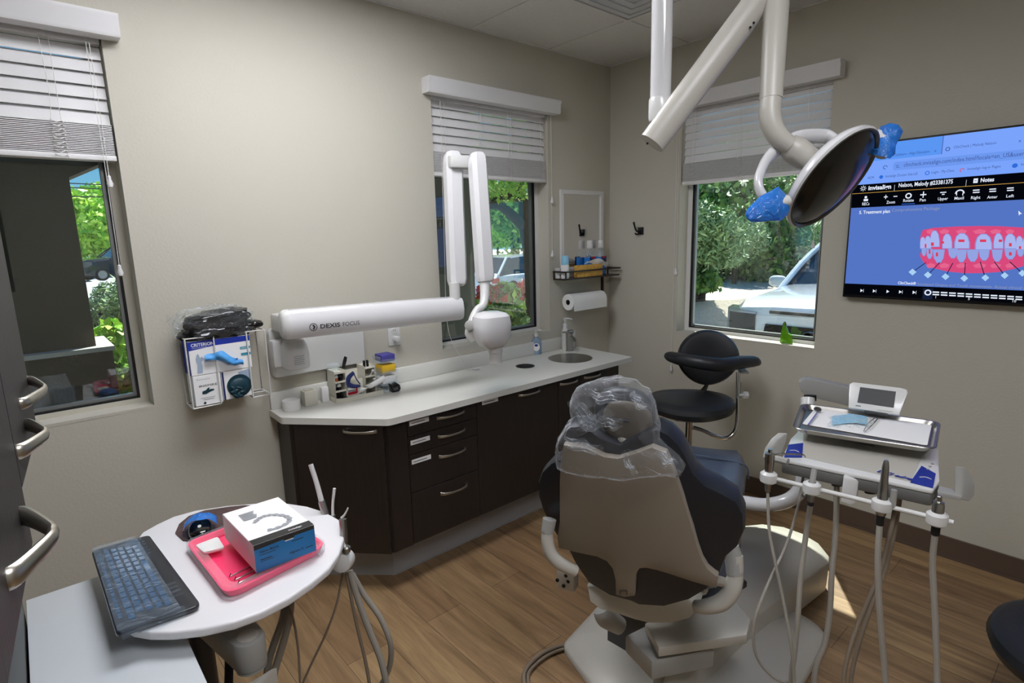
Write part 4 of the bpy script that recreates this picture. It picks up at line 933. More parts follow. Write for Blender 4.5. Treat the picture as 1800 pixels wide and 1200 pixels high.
# ================================================================ DELIVERY UNIT
du = thing('dental_delivery_unit', (-1.35,-2.05,.9), 'dental delivery unit with grey control head, side handles and handpieces in holders', 'delivery unit')
hz = .925
head = [(1375,805),(1384,785),(1398,768),(1412,753),(1530,770),(1640,772),(1652,790),(1650,830),(1645,855),(1637,862),(1500,832)]
hp2 = round_poly([P(x,y,'z',hz) for x,y in ((1374,806),(1390,770),(1410,750),(1649,780),(1652,845),(1640,862))], [.012,.01,.02,.02,.01,.012], 4)
MB('white_plastic').prism(hp2, (0,0,-.012), .004).build('head_top_shell', du)
hc_ = sum(hp2, V())/len(hp2)
MB('underbody').prism([hc_+(p-hc_)*1.0-V((0,0,.012)) for p in hp2], (0,0,-.035), .006).build('head_underbody', du)
MB('warm_plastic').prism([P(x,y,'z',hz+.0012) for x,y in ((1411,803),(1412,757),(1644,783),(1622,800),(1600,846))], (0,0,-.002)).build('work_surface', du)
for pts, nm in ((((1378,803),(1410,803),(1412,778),(1386,781)), 'left'), (((1600,847),(1640,857),(1645,832),(1620,818)), 'right')):
    b = MB('logo_blue').prism([P(x,y,'z',hz+.0022) for x,y in pts], (0,0,-.002))
    c = sum([P(x,y,'z',hz+.003) for x,y in pts], V())/4; b.m('white_plastic')
    b.tube([c+V((-.012,.010,0)), c+V((0,-.002,0)), c+V((-.006,-.016,0))], .0012, 5)
    b.m('grey_plastic')
    for k in range(3): q = P(pts[2][0]+8+k*2, pts[2][1]-6-4*k, 'z', hz+.003) if nm == 'left' else P(pts[2][0]-14+4*k, pts[2][1]-8-5*k, 'z', hz+.003); b.lathe(q,(0,0,1),[(.004,-.002),(.004,.0)],10)
    b.build('touch_keypad', du)
o_ = P(1540,829,'z',hz+.0025); xd = (P(1592,842,'z',hz)-P(1540,829,'z',hz)).normalized(); yd = Z3.cross(xd)
MB('logo_blue').text('DCI edge', o_+Z3*.001, xd, yd, .030, shear=.35, width=.085, bold=.03).build('head_lettering', du, recalc=False)
# side handles
def blade(pts, dep, th, name):
    q = [V(D(x,y,d_)) for (x,y),d_ in zip(pts,dep)]
    return MB('grey_plastic').prism(q, cdir*th, .004).build(name, du)
cdir = (P(1637,861,'z',hz)-P(1375,804,'z',hz)).normalized(); cfwd = Z3.cross(cdir)
MB('grey_plastic').prism([V(D(x,y,1.72)) for x,y in ((1339,803),(1344,786),(1355,770),(1367,760),(1374,760),(1371,775),(1363,795),(1359,806),(1345,808))], cdir*.018, .004).build('side_handle', du)
MB('grey_plastic').tube([V(D(1352,803,1.72)), V(D(1385,812,1.68))], .012, 8).build('handle_arm', du)
MB('grey_plastic').prism([V(D(x,y,1.52)) for x,y in ((1676,874),(1690,878),(1699,868),(1700,850),(1694,832),(1684,819),(1677,818),(1678,840))], cdir*.018, .004).build('side_handle', du)
MB('grey_plastic').prism([V(D(x,y,1.50)) for x,y in ((1648,864),(1690,874),(1690,880),(1648,874))], cfwd*.05, .003).build('handle_arm', du)
# holder bar and holders
bA = V(D(1337,835,1.70)); bB = V(D(1676,918,1.42)); bd = (bB-bA).normalized()
MB('white_plastic').tube([bA, bB], .0065, 10, 0).build('holder_bar', du)
b = MB('grey_plastic').tube([bA.lerp(bB,.3), bA.lerp(bB,.3)-cfwd*-.02+V((0,0,.05))], .008, 8, 0).tube([bA.lerp(bB,.72), bA.lerp(bB,.72)+V((0,0,.05))], .008, 8, 0).build('bar_bracket', du)
def onbar(px):  # parameter on the bar for an image column
    lo, hi = 0., 1.
    for _ in range(40):
        mid = (lo+hi)/2; p = bA.lerp(bB, mid)-CAM; x = 900+FPX*p.dot(_r2)/p.dot(_f)
        if x < px: lo = mid
        else: hi = mid
    return bA.lerp(bB, lo)
HP = {}
for i, px in enumerate((1351, 1427, 1550, 1647)):
    p = onbar(px); HP[i] = p
    b = MB('white_plastic'); n_ = 24
    R = []
    for r_, h in ((.016,-.018),(.0235,-.012),(.0245,0),(.0235,.012),(.016,.018),(.011,.018),(.010,-.018),(.016,-.018)): R.append([p+V((r_*math.cos(2*PI*k/n_), r_*math.sin(2*PI*k/n_), h)) for k in range(n_)])
    b.loft(R, cap=False); b.build('instrument_holder', du)
b = MB('white_plastic').prism([V(D(x,y,1.60)) for x,y in ((1482,838),(1510,845),(1503,885),(1494,888),(1477,882))], cfwd*.03, .006); b.build('folding_holder', du)
b = MB('chrome').cyl(V(D(1411,872,1.60)), V(D(1419,866,1.62)), .005, n=8).build('holder_lever', du)
# instruments (lift out -> own things)
p = HP[0]; t = thing('air_water_syringe', p, 'chrome air water syringe in the leftmost holder, nozzle pointing right', 'dental instrument')
MB('steel').tube([p+V((0,0,-.045)), p+V((0,0,.0)), p+V((0,0,.045)), p+V((0,0,.075))], [.008,.011,.013,.014], 14).build('body', t)
MB('chrome').tube([p+V((0,0,.07)), p+cdir*.03+V((0,0,.080)), p+cdir*.085+V((0,0,.092)), p+cdir*.095+V((0,0,.086))], [.004,.003,.0022,.0018], 8).build('nozzle', t)
MB('chrome').cyl(p+V((0,0,.078)), p+V((0,0,.088)), .006).build('button', t)
p = HP[1]; t = thing('handpiece_coupling', p, 'short metal handpiece coupling hanging in the second holder from left', 'dental instrument')
MB('steel').lathe(p+V((0,0,-.045)), (0,0,1), [(.006,0),(.009,.004),(.009,.055),(.007,.058)], 16).build('body', t); MB('rubber').lathe(p+V((0,0,-.053)), (0,0,1), [(.0085,0),(.0085,.008)], 14).build('rubber_ring', t)
p = HP[2]; t = thing('handpiece', p, 'tall slim metal handpiece standing upright in the middle of holder bar', 'dental instrument')
MB('steel').lathe(p+V((0,0,-.028)), (.0,0,1), [(.011,0),(.0125,.004),(.0125,.06),(.0115,.062),(.0115,.075),(.0095,.10),(.0085,.135),(.0065,.150),(.005,.154)], 20).build('body', t)
MB('rubber').lathe(p+V((0,0,-.058)), (0,0,1), [(.0085,0),(.0095,.003),(.0095,.03)], 16).build('rubber_collar', t)
p = HP[3]; t = thing('handpiece', p, 'short thick metal handpiece in the rightmost holder of the delivery unit', 'dental instrument')
MB('steel').lathe(p+V((0,0,-.012)), (0,0,1), [(.012,0),(.0135,.004),(.0135,.05),(.012,.053),(.012,.058),(.006,.060),(.006,.072),(.004,.074)], 20).build('body', t)
MB('rubber').lathe(p+V((0,0,-.045)), (0,0,1), [(.009,0),(.010,.003),(.010,.033)], 16).build('rubber_collar', t)
# hoses of the unit
J = V((-1.80,-2.25,.06))
MB('dark_grey').box(J, (.16,.12,.10), None, .01).build('hose_junction', du)
def hose(pts, r, mt='hose_grey', end=True):
    q = [p if isinstance(p, V) else V(D(*p)) for p in pts]
    if end: q += [q[-1]+V((-.03,-.02,-.16)), V((q[-1].x*.55+J.x*.45, q[-1].y*.55+J.y*.45, .10)), J]
    MB(mt).tube(q, r, 10, 6).build('hose', du)
hose([HP[0]+V((0,0,-.045)), (1352,930,1.68), (1363,990,1.66), (1378,1060,1.64), (1390,1130,1.62), (1396,1195,1.62)], .0045)
hose([(1415,812,1.75), (1405,880,1.72), (1383,955,1.70), (1355,1015,1.68), (1331,1075,1.66), (1324,1120,1.66), (1333,1160,1.66), (1360,1190,1.66), (1385,1200,1.66)], .0042, end=False)
hose([HP[1]+V((0,0,-.053)), (1418,930,1.66), (1408,1010,1.65), (1402,1090,1.64), (1396,1150,1.64), (1391,1195,1.64)], .0075)
hose([(1471,850,1.66), (1469,930,1.66), (1462,1010,1.65), (1459,1070,1.65), (1450,1130,1.65), (1433,1180,1.65)], .0078)
hose([HP[2]+V((0,0,-.058)), (1543,980,1.52), (1545,1050,1.52), (1550,1120,1.52), (1556,1195,1.52)], .0078)
hose([HP[3]+V((0,0,-.045)), (1639,990,1.46), (1642,1050,1.46), (1645,1120,1.46), (1647,1195,1.46)], .0075)
hose([(1578,868,1.62), (1567,925,1.62), (1548,1000,1.62), (1520,1070,1.62), (1497,1130,1.62), (1483,1195,1.62)], .006, 'hose_tan')
hose([(1583,868,1.64), (1573,930,1.64), (1556,1000,1.64), (1530,1070,1.64), (1510,1130,1.64), (1496,1195,1.64)], .006, 'hose_tan')
b = MB('dark_grey').cyl(V(D(1470,840,1.66)), V(D(1471,853,1.66)), .014).build('hose_fitting', du); b = MB('dark_grey').cyl(V(D(1530,855,1.62)), V(D(1531,866,1.62)), .016).build('hose_fitting', du); MB('dark_grey').cyl(V(D(1568,860,1.62)), V(D(1569,872,1.62)), .016).build('hose_fitting', du)
# arm and monitor behind
MB('grey_plastic').prism([V(D(x,y,2.22)) for x,y in ((1404,672),(1414,666),(1430,667),(1495,682),(1530,690),(1530,722),(1490,714),(1420,697),(1408,688))], V((.05,.02,0)), .006).build('balance_arm', du)
MB('white_plastic').cyl(V(D(1420,700,2.2)), V(D(1420,790,2.14)), .026, n=20).cyl(V(D(1420,738,2.17)), V(D(1420,765,2.15)), .036, n=20).build('unit_post', du)
MB('rubber').cyl(V(D(1424,694,2.2)), V(D(1424,704,2.2)), .022).build('arm_bumper', du)
mq = [V(D(x,y,d_)) for x,y,d_ in ((1491,718,1.97),(1581,731,1.88),(1596,683,1.90),(1586,680,1.905),(1500,671,1.985),(1494,674,1.99))]
mn = (mq[1]-mq[0]).cross(mq[2]-mq[1]).normalized()
if mn.dot(CAM-mq[0]) < 0: mn = -mn
mo = mq[0]
MB('white_plastic').prism([PN(x,y,mo,mn) for x,y in ((1491,716),(1581,729),(1596,690),(1594,684),(1585,681),(1500,671),(1493,674))], -mn*.014, .004).build('touch_display', du)
MB('dark_grey').prism([PN(x,y,mo+mn*.001,mn) for x,y in ((1507,707),(1571,716.5),(1575,688),(1512,680))], -mn*.002).build('display_glass', du)
b = MB('print_grey'); q0 = PN(1542,720,mo+mn*.001,mn); q1 = PN(1570,724,mo+mn*.001,mn); b.tube([q0,q1],.0008,5,0); b.m('print_dark').tube([PN(1504,712.5,mo+mn*.001,mn),PN(1513,713.5,mo+mn*.001,mn)],.0012,5,0); b.build('display_marks', du)
MB('dark_grey').tube([PN(1520,722,mo-mn*.012,mn), PN(1560,728,mo-mn*.012,mn)], .008, 8, 0).build('display_hinge', du)
# tray on top
tz = .978
tp = [P(x,y,'z',tz) for x,y in ((1408,708),(1655,741),(1646,790),(1392,752))]
t = thing('instrument_tray', sum(tp, V())/4, 'rectangular stainless steel tray on top of the delivery unit', 'tray')
out_ = round_poly(tp, .035, 6); cT = sum(tp, V())/4
def tr(k, z): return [cT+(p-cT)*k+V((0,0,z)) for p in out_]
MB('tray_steel').loft([tr(.885,-.014), tr(.90,-.0155), tr(.955,0), tr(.99,.001), tr(1.0,-.001), tr(.99,-.0025), tr(.965,-.002), tr(.905,-.017), tr(.885,-.0175)], cap=False).poly(tr(.885,-.014)).poly(tr(.885,-.0175)).build('tray_pan', t, recalc=True)
t2 = MB('steel').prism([cT+V((-.05,-.05,-.018)), cT+V((.05,-.05,-.018)), cT+V((.05,.05,-.018)), cT+V((-.05,.05,-.018))], (0,0,-.035), .004).build('tray_mount', t)
pap = [P(x,y,'z',tz-.012) for x,y in ((1434,716),(1638,746),(1630,783),(1410,745))]
tag(MB('paper').prism(round_poly(pap,.01), (0,0,.001)).build('tray_liner'), 'white paper liner lying in the steel instrument tray', 'paper')
zt2 = tz-.010
t = thing('dental_mirror', P(1445,725,'z',zt2), 'dental mirror with round head and purple tinted handle on the tray paper', 'dental instrument')
a0 = P(1421,746,'z',zt2+.003); a1 = P(1436,726,'z',zt2+.006)
mat('lilac', '#8f90c8', .2, trans=.3)
MB('lilac').tube([a0, a1], .003, 8, 0).build('handle', t)
c0_ = P(1437,719,'z',zt2+.012); b = MB('steel').lathe(c0_, V((-.35,-.2,.9)), [(.012,-.0015),(.013,0),(.012,.0015),(.010,.0010)], 24); b.build('mirror_head', t)
t = MB('light_blue'); 
zz = tz-.009
t = MB('clear_wrap').grid(lambda u, v: P(1455+u*78+4*math.sin(6*v), 735+v*22-8*math.sin(PI*u)*.6+u*2, 'z', zz)+V((0,0,.004+.010*abs(noise.noise(V((u*4,v*4,1)))))), 22, 14)
t.m('light_blue'); t.grid(lambda u, v: P(1462+u*62, 733+v*16-4*math.sin(PI*u), 'z', zz)+V((0,0,.002+.007*abs(noise.noise(V((u*5,v*5,7)))))), 18, 10)
tag(t.build('crumpled_glove', None, recalc=False), 'crumpled light blue plastic glove lying on the tray paper', 'glove')
t = thing('tweezers', P(1530,748,'z',zt2), 'thin steel tweezers lying across the middle of the tray', 'dental instrument')
MB('chrome').tube([P(1518,758,'z',zt2+.004), P(1526,744,'z',zt2+.006), P(1537,735,'z',zt2+.004)],[.0012,.002,.002],6).tube([P(1520,759,'z',zt2+.004), P(1534,746,'z',zt2+.006), P(1545,733,'z',zt2+.004)],[.0012,.002,.002],6).build('jaws', t)

# ================================================================ OPERATORY LIGHT
t = thing('operatory_light', (-1.93,-1.75,H), 'white ceiling hung operatory light with oval dark lens and blue wrapped handles', 'light')
pb = V(D(1160,190,1.53)); ptop = V((pb.x, pb.y, H-.001))
MB('white_gloss').cyl(V(D(1161,175,1.53)), ptop, .0275, n=24).lathe(ptop, (0,0,-1), [(.09,0),(.09,.02),(.075,.03),(.03,.032)], 28).build('ceiling_pole', t)
pb2 = V((pb.x, pb.y, V(D(1158,212,1.53)).z))
MB('white_plastic').lathe(pb2, (0,0,1), [(.015,-.022),(.017,-.005),(.028,.0),(.030,.01),(.030,.055),(.0285,.058)], 24).build('pole_collar', t)
aA = V(D(1146,252,1.50)); aB = V(D(1352,-25,1.44)); 
ad_ = (aB-aA).normalized()
MB('warm_plastic').tube([aA, aA.lerp(aB,.5), aB], [(.036,.030)]*3, 20, 1, flat=V((0,0,1))).build('balance_arm', t)
MB('rubber').cyl(V(D(1138,252,1.475)), V(D(1138,252,1.47)), .003).cyl(V(D(1325,40,1.435)), V(D(1325,40,1.43)), .003).cyl(V(D(1319,48,1.435)), V(D(1319,48,1.43)), .003).build('arm_screw', t)
dt = V(D(1366,-12,1.43)); d1_ = V(D(1364,10,1.43)); d2_ = V(D(1355,175,1.43))
MB('white_plastic').tube([aB, V(D(1368,-40,1.43)), dt], [.026,.028,.028], 16).build('arm_knuckle', t)
MB('warm_plastic').tube([dt, d1_, d2_], [.026,.0315,.0275], 20, 1).build('drop_tube', t)
MB('warm_plastic').tube([d2_, V(D(1353,195,1.43)), V(D(1356,218,1.43)), V(D(1368,240,1.43)), V(D(1388,256,1.43))], [.0265,.0265,.026,.025,.022], 20).build('drop_elbow', t)
# lamp head
Lc = V(D(1462,314,1.42)); maj = (V(D(1550,248,1.40))-V(D(1376,378,1.40))).normalized()
view = (CAM-Lc).normalized(); mino = maj.cross(view).normalized()
if mino.dot(_u2) > 0: mino = -mino           # image-down direction
ln = (view*.53+mino*.85).normalized(); ln = (ln-maj*ln.dot(maj)).normalized(); lm = ln.cross(maj).normalized()
RL = rot_axes(maj, lm, ln); ra = .152
def lring(r_, h, n_=48):
    r_ *= .90; h = h*.6 if h < 0 else h
    return [Lc+maj*(r_*math.cos(2*PI*k/n_))+lm*(r_*.98*math.sin(2*PI*k/n_))+ln*h for k in range(n_)]
MB('white_gloss').loft([lring(.03,-.075), lring(.07,-.070), lring(.115,-.052), lring(.145,-.028), lring(.156,-.006), lring(.157,.004), lring(.152,.008), lring(.148,.004)], cap=True).build('lamp_housing', t)
MB('lens_dark').loft([lring(.148,.003), lring(.13,.012), lring(.09,.022), lring(.05,.027), lring(.015,.029)]).build('lens', t)
MB('lens_rim').loft([lring(.150,.005), lring(.153,.0095), lring(.149,.0105), lring(.144,.006)], cap=False).build('lens_rim', t)
# yoke
hub = V(D(1403,262,1.46))
MB('warm_plastic').tube([V(D(1384,250,1.44)), V(D(1396,262,1.44)), V(D(1415,275,1.44)), V(D(1432,278,1.44))], [.024,.034,.033,.022], 20).build('yoke_hub', t)
yl_ = Lc-maj*.165; yr2 = Lc+maj*.165
MB('white_gloss').tube([yl_-ln*.005, V(D(1334,330,1.42)), V(D(1342,290,1.44)), V(D(1366,262,1.46)), V(D(1403,243,1.48)), V(D(1450,240,1.49)), Lc+maj*.10-ln*.07, yr2-ln*.03, yr2], [(.012,.016),(.011,.015),(.012,.017),(.014,.02),(.015,.022),(.014,.02),(.012,.016),(.01,.012),(.01,.012)], 16).build('yoke', t)
# handles with blue wrap
for s_, nm, p0, p1 in ((-1,'l',V(D(1384,352,1.38)), V(D(1312,380,1.35))), (1,'r',V(D(1548,275,1.42)), V(D(1572,218,1.42)))):
    hd = MB('white_plastic').tube([p0, p0.lerp(p1,.8)], [.014,.010], 12, 1).build('handle', t)
    d_ = (p1-p0).normalized(); e_ = d_.cross(view).normalized(); R = []
    prof = ((0,.020),(.1,.034),(.3,.036),(.55,.032),(.8,.022),(.95,.014),(1,.006)) if s_ < 0 else ((0,.020),(.15,.026),(.4,.021),(.65,.023),(.85,.026),(1,.010))
    for f_, r_ in prof:
        c = p0.lerp(p1, f_); R.append([c+e_*(r_*math.cos(a)*(1+.35*noise.noise(V((f_*5, a, s_*3)))))+view*(r_*.7*math.sin(a)*(1+.4*noise.noise(V((f_*6, a*1.3, s_*5))))) for a in [2*PI*k/22 for k in range(22)]])
    MB('blue_wrap').loft(R).build('blue_handle_wrap', hd, sharp=22)

# ================================================================ STOOLS
def stool(seat_c, face, label, arm, group=None, back=None):
    """face: unit vector the sitter looks at"""
    t = thing('dental_stool', (seat_c.x, seat_c.y, 0), label, 'stool', group)
    fx_ = face.normalized(); sx = V((fx_.y, -fx_.x, 0)); sz_ = seat_c.z
    Rm = rot_axes(sx, fx_, Z3)
    b = MB('charcoal_vinyl'); R = []; n_ = 40
    for h, k in ((-.075,.55),(-.078,.80),(-.062,.95),(-.035,1.0),(-.012,.965),(0,.88),(-.001,.65),(-.006,.3)):
        R.append([seat_c+sx*(.232*k*math.cos(a)*(1+.0*math.sin(a)))+fx_*(.215*k*math.sin(a))+Z3*(h+.010*(abs(math.cos(a))**2)*k) for a in [2*PI*q/n_ for q in range(n_)]])
    b.loft(R).build('seat', t)
    MB('black').box(seat_c-Z3*.09, (.16,.16,.03), Rm, .005).build('seat_mechanism', t)
    MB('chrome').cyl(seat_c-Z3*.10, V((seat_c.x, seat_c.y, .30)), .0185, n=20).build('gas_lift', t)
    MB('warm_plastic').cyl(V((seat_c.x, seat_c.y, .335)), V((seat_c.x, seat_c.y, .10)), .027, n=20).build('lift_sleeve', t)
    MB('black').box(seat_c-Z3*.125-fx_*.13, (.03,.012,.06), Rm, .003).build('tilt_lever', t)
    for k in range(5):
        a = 2*PI*k/5+.3; d_ = V((math.cos(a), math.sin(a), 0)); h0 = V((seat_c.x, seat_c.y, .11))
        lg = MB('chrome').tube([h0, h0+d_*.14-Z3*.01, h0+d_*.27-Z3*.035], [(.012,.018),(.011,.015),(.010,.012)], 10, 3).build('leg', t)
        MB('rubber').cyl(h0+d_*.27+V((-d_.y,d_.x,0))*.022-Z3*.08, h0+d_*.27-V((-d_.y,d_.x,0))*.022-Z3*.08, .028, n=18).cyl(h0+d_*.27-Z3*.035, h0+d_*.27-Z3*.06, .008).build('caster', lg)
    if back is not None:
        bc, bn, bw, bh = back      # center, normal toward sitter
        bx = V((bn.y, -bn.x, 0)).normalized(); bz = bn.cross(bx).normalized(); bz = bz if bz.z > 0 else -bz
        R = []
        for h, k in ((-.035,.7),(-.036,.92),(-.02,1),(.01,1.0),(.028,.93),(.034,.75),(.028,.4)):
            ring = []
            for q in range(40):
                a = 2*PI*q/40; cx_ = math.cos(a); sy_ = math.sin(a); wf = 1.0 if sy_ > -.2 else 1-.12*(-.2-sy_)
                ring.append(bc+bx*(bw*k*cx_*wf)+bz*(bh*k*sy_)+bn*(h-.03*(abs(cx_)**2)*k*-1))
            R.append(ring)
        b = MB('charcoal_vinyl').loft(R).build('backrest', t)
        MB('black').tube([bc-bn*.03-bz*bh*.6, bc-bn*.04-bz*bh*1.15, seat_c-Z3*.07-fx_*.12], [(.022,.007)]*3, 12, 5).build('back_bracket', t)
    return t
s1 = V(P(1215, 708, 'z', .62)); s1.z = .635
s1 = V(D(1213, 700, 3.02))
fs = V((-.75,-.60,0)).normalized()
stool(s1, fs, 'charcoal dental stool with armrest standing below the right window', True, None, (V(D(1243,628,3.18)), V((-.75,-.62,.12)).normalized(), .165, .155))
st = [o for o in COL.objects if o.name == 'dental_stool'][0]
arm_p = [D(1180,627,3.12), D(1200,632,3.02), D(1235,638,2.94), D(1270,641,2.93), D(1300,637,2.98), D(1325,635,3.05)]
MB('charcoal_vinyl').tube([V(D(1172,625,3.16))]+[V(p) for p in arm_p]+[V(D(1334,638,3.08))], [.018,.030,.034,.036,.036,.036,.030,.014], 18, flat=Z3).build('curved_armrest', st)
MB('chrome').tube([V(D(1298,654,3.02)), V(D(1297,700,3.02)), V(D(1296,740,3.02)), V(D(1290,760,3.02)), V(D(1275,770,3.02)), V(D(1255,765,3.03)), V(D(1235,756,3.04)), V(D(1218,751,3.05))], .011, 12, 5).build('armrest_post', st)
MB('grey_plastic').box(V(D(1306,652,3.02)), (.09,.04,.012), Matrix.Rotation(.7,3,'Z'), .003).build('armrest_plate', st)
MB('white_plastic').cyl(V(D(1299,694,3.0)), V(D(1308,694,3.0)), .006).cyl(V(D(1307,694,3.0)), V(D(1314,694,3.0)), .019, n=8).build('clamp_knob', st)
MB('chrome').cyl(V(D(1302,672,3.02)), V(D(1302,700,3.02)), .006).build('clamp_rod', st)
s2 = V(P(1745,1112,'z',.50)); sd = V((_r2.x,_r2.y,0)).normalized()
s2c = s2+sd*.20+V((-.05,-.06,0)); s2c.z = .50
stool(s2c, V((-.5,.85,0)), 'second charcoal stool, only its seat edge showing at lower right of the view', False)

# ================================================================ COUNTER ITEMS
def onc(x, y): return P(x, y, 'z', ZC)
o_ = V((-2.398,-.080,ZC)); t = tag(MB('paper').lathe(o_, (0,0,1), [(.038,0),(.040,.003),(.040,.047),(.037,.05),(.036,.046),(.004,.046)], 28).build('round_box'), 'round off-white box at the far left end of the counter', 'box')
o_ = V((-2.305,-.062,ZC)); b = MB('ivory').box(o_+V((0,0,.036)), (.062,.05,.072), .0, .003); b.box(o_+V((0,-.0,.074)), (.040,.03,.004)); tag(b.build('dispenser_box'), 'small ivory square dispenser box between the round box and white packet', 'box')
o_ = V((-2.232,-.066,ZC)); tag(MB('paper').box(o_+V((0,0,.038)), (.036,.026,.076), .05, .006).build('floss_packet'), 'slim upright white packet standing left of the white organiser', 'packet')
# organiser
OX0, OX1, OY0, OY1 = -2.205, -1.965, -.150, -.030
t = thing('desk_organizer', (OX0, OY0, ZC), 'white plastic counter organiser with stepped compartments full of small dental supplies', 'organizer')
MB('ivory').prism([V((x,y,ZC+.0005)) for x,y in ((OX0,OY0+.02),(OX0+.03,OY0),(OX1,OY0),(OX1,OY1),(OX0,OY1))], (0,0,.003)).build('base_tray', t)
b = MB('ivory')
for (p, q_) in (((OX0,OY0+.02),(OX0+.03,OY0)),((OX0+.03,OY0),(OX1,OY0)),((OX1,OY0),(OX1,OY1)),((OX0,OY0+.02),(OX0,OY1))):
    p = V((*p,ZC)); q_ = V((*q_,ZC)); d_ = (q_-p).normalized(); n_ = V((-d_.y,d_.x,0))*.0015; b.prism([p-n_,q_-n_,q_+n_,p+n_],(0,0,.022))
b.build('front_rim', t)
for tx in (OX0+.008, OX1-.075):
    b = MB('ivory')
    for x in (tx, tx+.055): b.bb((x,OY0+.035,ZC+.003),(x+.002,OY1,ZC+.150))
    b.bb((tx,OY1-.002,ZC),(tx+.057,OY1,ZC+.155))
    for z in (.045,.09,.135): b.bb((tx,OY0+.035,ZC+z),(tx+.057,OY1,ZC+z+.002)); b.bb((tx,OY0+.035,ZC+z),(tx+.057,OY0+.037,ZC+z+.010))
    b.build('compartment_tower', t)
b = MB('ivory').bb((OX0+.065,OY1-.004,ZC+.003),(OX1-.075,OY1,ZC+.13)).bb((OX0+.065,OY1-.055,ZC+.003),(OX1-.075,OY1-.053,ZC+.085)).bb((OX0+.065,OY1-.085,ZC+.003),(OX1-.075,OY1-.083,ZC+.045)); b.build('stepped_middle', t)
tx = OX0+.008
def cap(o, mt, prof, nm, lb, ct, grp=None): o = V(o); return tag(MB(mt[0]).lathe(o,(0,0,1),prof[0],14).m(mt[1]).lathe(o,(0,0,1),prof[1],14).build(nm), lb, ct, grp)
dprof = ([(.010,0),(.010,.018),(.006,.022)],[(.007,.020),(.011,.022),(.011,.030),(.005,.038)])
cap((tx+.016,OY0+.055,ZC+.092), ('orange','white_plastic'), dprof, 'dropper_bottle', 'small orange dropper bottle with white cap high in the left organiser tower', 'bottle')
cap((tx+.040,OY0+.055,ZC+.092), ('black','black'), dprof, 'dropper_bottle', 'small black dropper bottle high in left organiser tower', 'bottle')
cap((tx+.028,OY0+.055,ZC+.047), ('black','white_plastic'), dprof, 'dropper_bottle', 'small black dropper bottle with white cap in the middle of the left tower', 'bottle')
for k, x in enumerate((.016,.038)): cap((tx+x,OY0+.055,ZC+.004), ('black','rubber'), ([(.009,0),(.009,.020),(.006,.024)],[(.005,.022),(.006,.034),(.003,.036)]), 'dropper_bottle', 'small black dropper bottle on the bottom level of the left tower', 'bottle', 'black bottles in the bottom compartment')
tx = OX1-.075
for k, z in enumerate((.092,.047)): tag(MB('white_plastic').tube([(tx+.030+.006*k,OY0+.045,ZC+z+.003),(tx+.040+.006*k,OY0+.030,ZC+z+.024)],.003,6).ell((tx+.041+.006*k,OY0+.028,ZC+z+.030),(.008,.006,.007)).build('applicator'), 'white applicator sticking out of the %s compartment of the right tower' % ('upper','middle')[k], 'applicator')
tag(MB('clear_smooth').box((OX0+.03,OY1-.03,ZC+.160),(.05,.04,.035),None,.003).build('small_tub'), 'small clear bluish tub on top of the left organiser tower', 'tub')
tag(MB('black').prism([V((OX0+.062+x*.9,OY0+.06,ZC+.155+z*.9)) for x,z in ((0,0),(.015,-.004),(.030,.036),(.034,.055),(.022,.062),(.012,.040))],(0,.010,0),.002).build('bulldog_clip'), 'tall black clip standing up from the left organiser tower', 'clip')
for k in range(2): tag(MB('black').box((tx+.016+.017*k,OY0+.065,ZC+.155),(.010,.014,.035),None,.002).build('black_clip'), 'upright black clip on top of the right organiser tower', 'clip', 'upright black clips')
tag(MB('deep_blue').tube([(OX0+.115,OY0+.05,ZC+.125),(OX0+.085,OY0+.045,ZC+.105),(OX0+.078,OY0+.04,ZC+.078),(OX0+.10,OY0+.035,ZC+.062),(OX0+.135,OY0+.03,ZC+.058)],[(.010,.005),(.014,.006),(.015,.006),(.012,.005),(.006,.004)],10).tube([(OX0+.115,OY0+.05,ZC+.12),(OX0+.125,OY0+.045,ZC+.09),(OX0+.137,OY0+.035,ZC+.065)],.003,6).build('rubber_dam_forceps'), 'curved dark blue plastic tool in the middle of the organiser', 'tool')
b = MB('paper').bb((OX0+.072,OY0+.035,ZC+.022),(OX0+.120,OY0+.060,ZC+.058)); b.m('red').bb((OX0+.071,OY0+.0335,ZC+.022),(OX0+.121,OY0+.035,ZC+.034)).bb((OX0+.113,OY0+.0335,ZC+.034),(OX0+.121,OY0+.035,ZC+.052)); tag(b.build('red_white_box'), 'small white box with red edge in the organiser middle', 'box')
tag(MB('tissue').ell((OX0+.145,OY0+.04,ZC+.030),(.022,.015,.016),None,14,8).build('cotton_ball'), 'white cotton ball between the red edged box and white tube', 'cotton')
t = thing('composite_tube', (-2.05,-.16,ZC+.03), 'white squeeze tube lying slanted across the front of the organiser', 'tube')
ta = V((OX0+.095,OY0+.005,ZC+.026)); tb2 = V((OX1+.012,OY0-.004,ZC+.082))
MB('paper').tube([ta.lerp(tb2,.42), ta.lerp(tb2,.5), ta.lerp(tb2,.8), tb2],[(.004,.004),(.012,.010),(.014,.012),(.016,.004)],12,4).build('tube_body', t); MB('white_plastic').tube([ta, ta.lerp(tb2,.42)],[.002,.003],8,0).build('nozzle', t)
tag(MB('black').box((OX0+.045,OY0+.022,ZC+.012),(.032,.02,.014),.1,.003).build('black_tip_case'), 'small black case at the front left inside the organiser', 'case')
tag(MB('black').box((OX0+.088,OY0+.012,ZC+.010),(.028,.016,.012),.2,.003).build('black_tip_case'), 'small black case under the nozzle of the white tube', 'case')
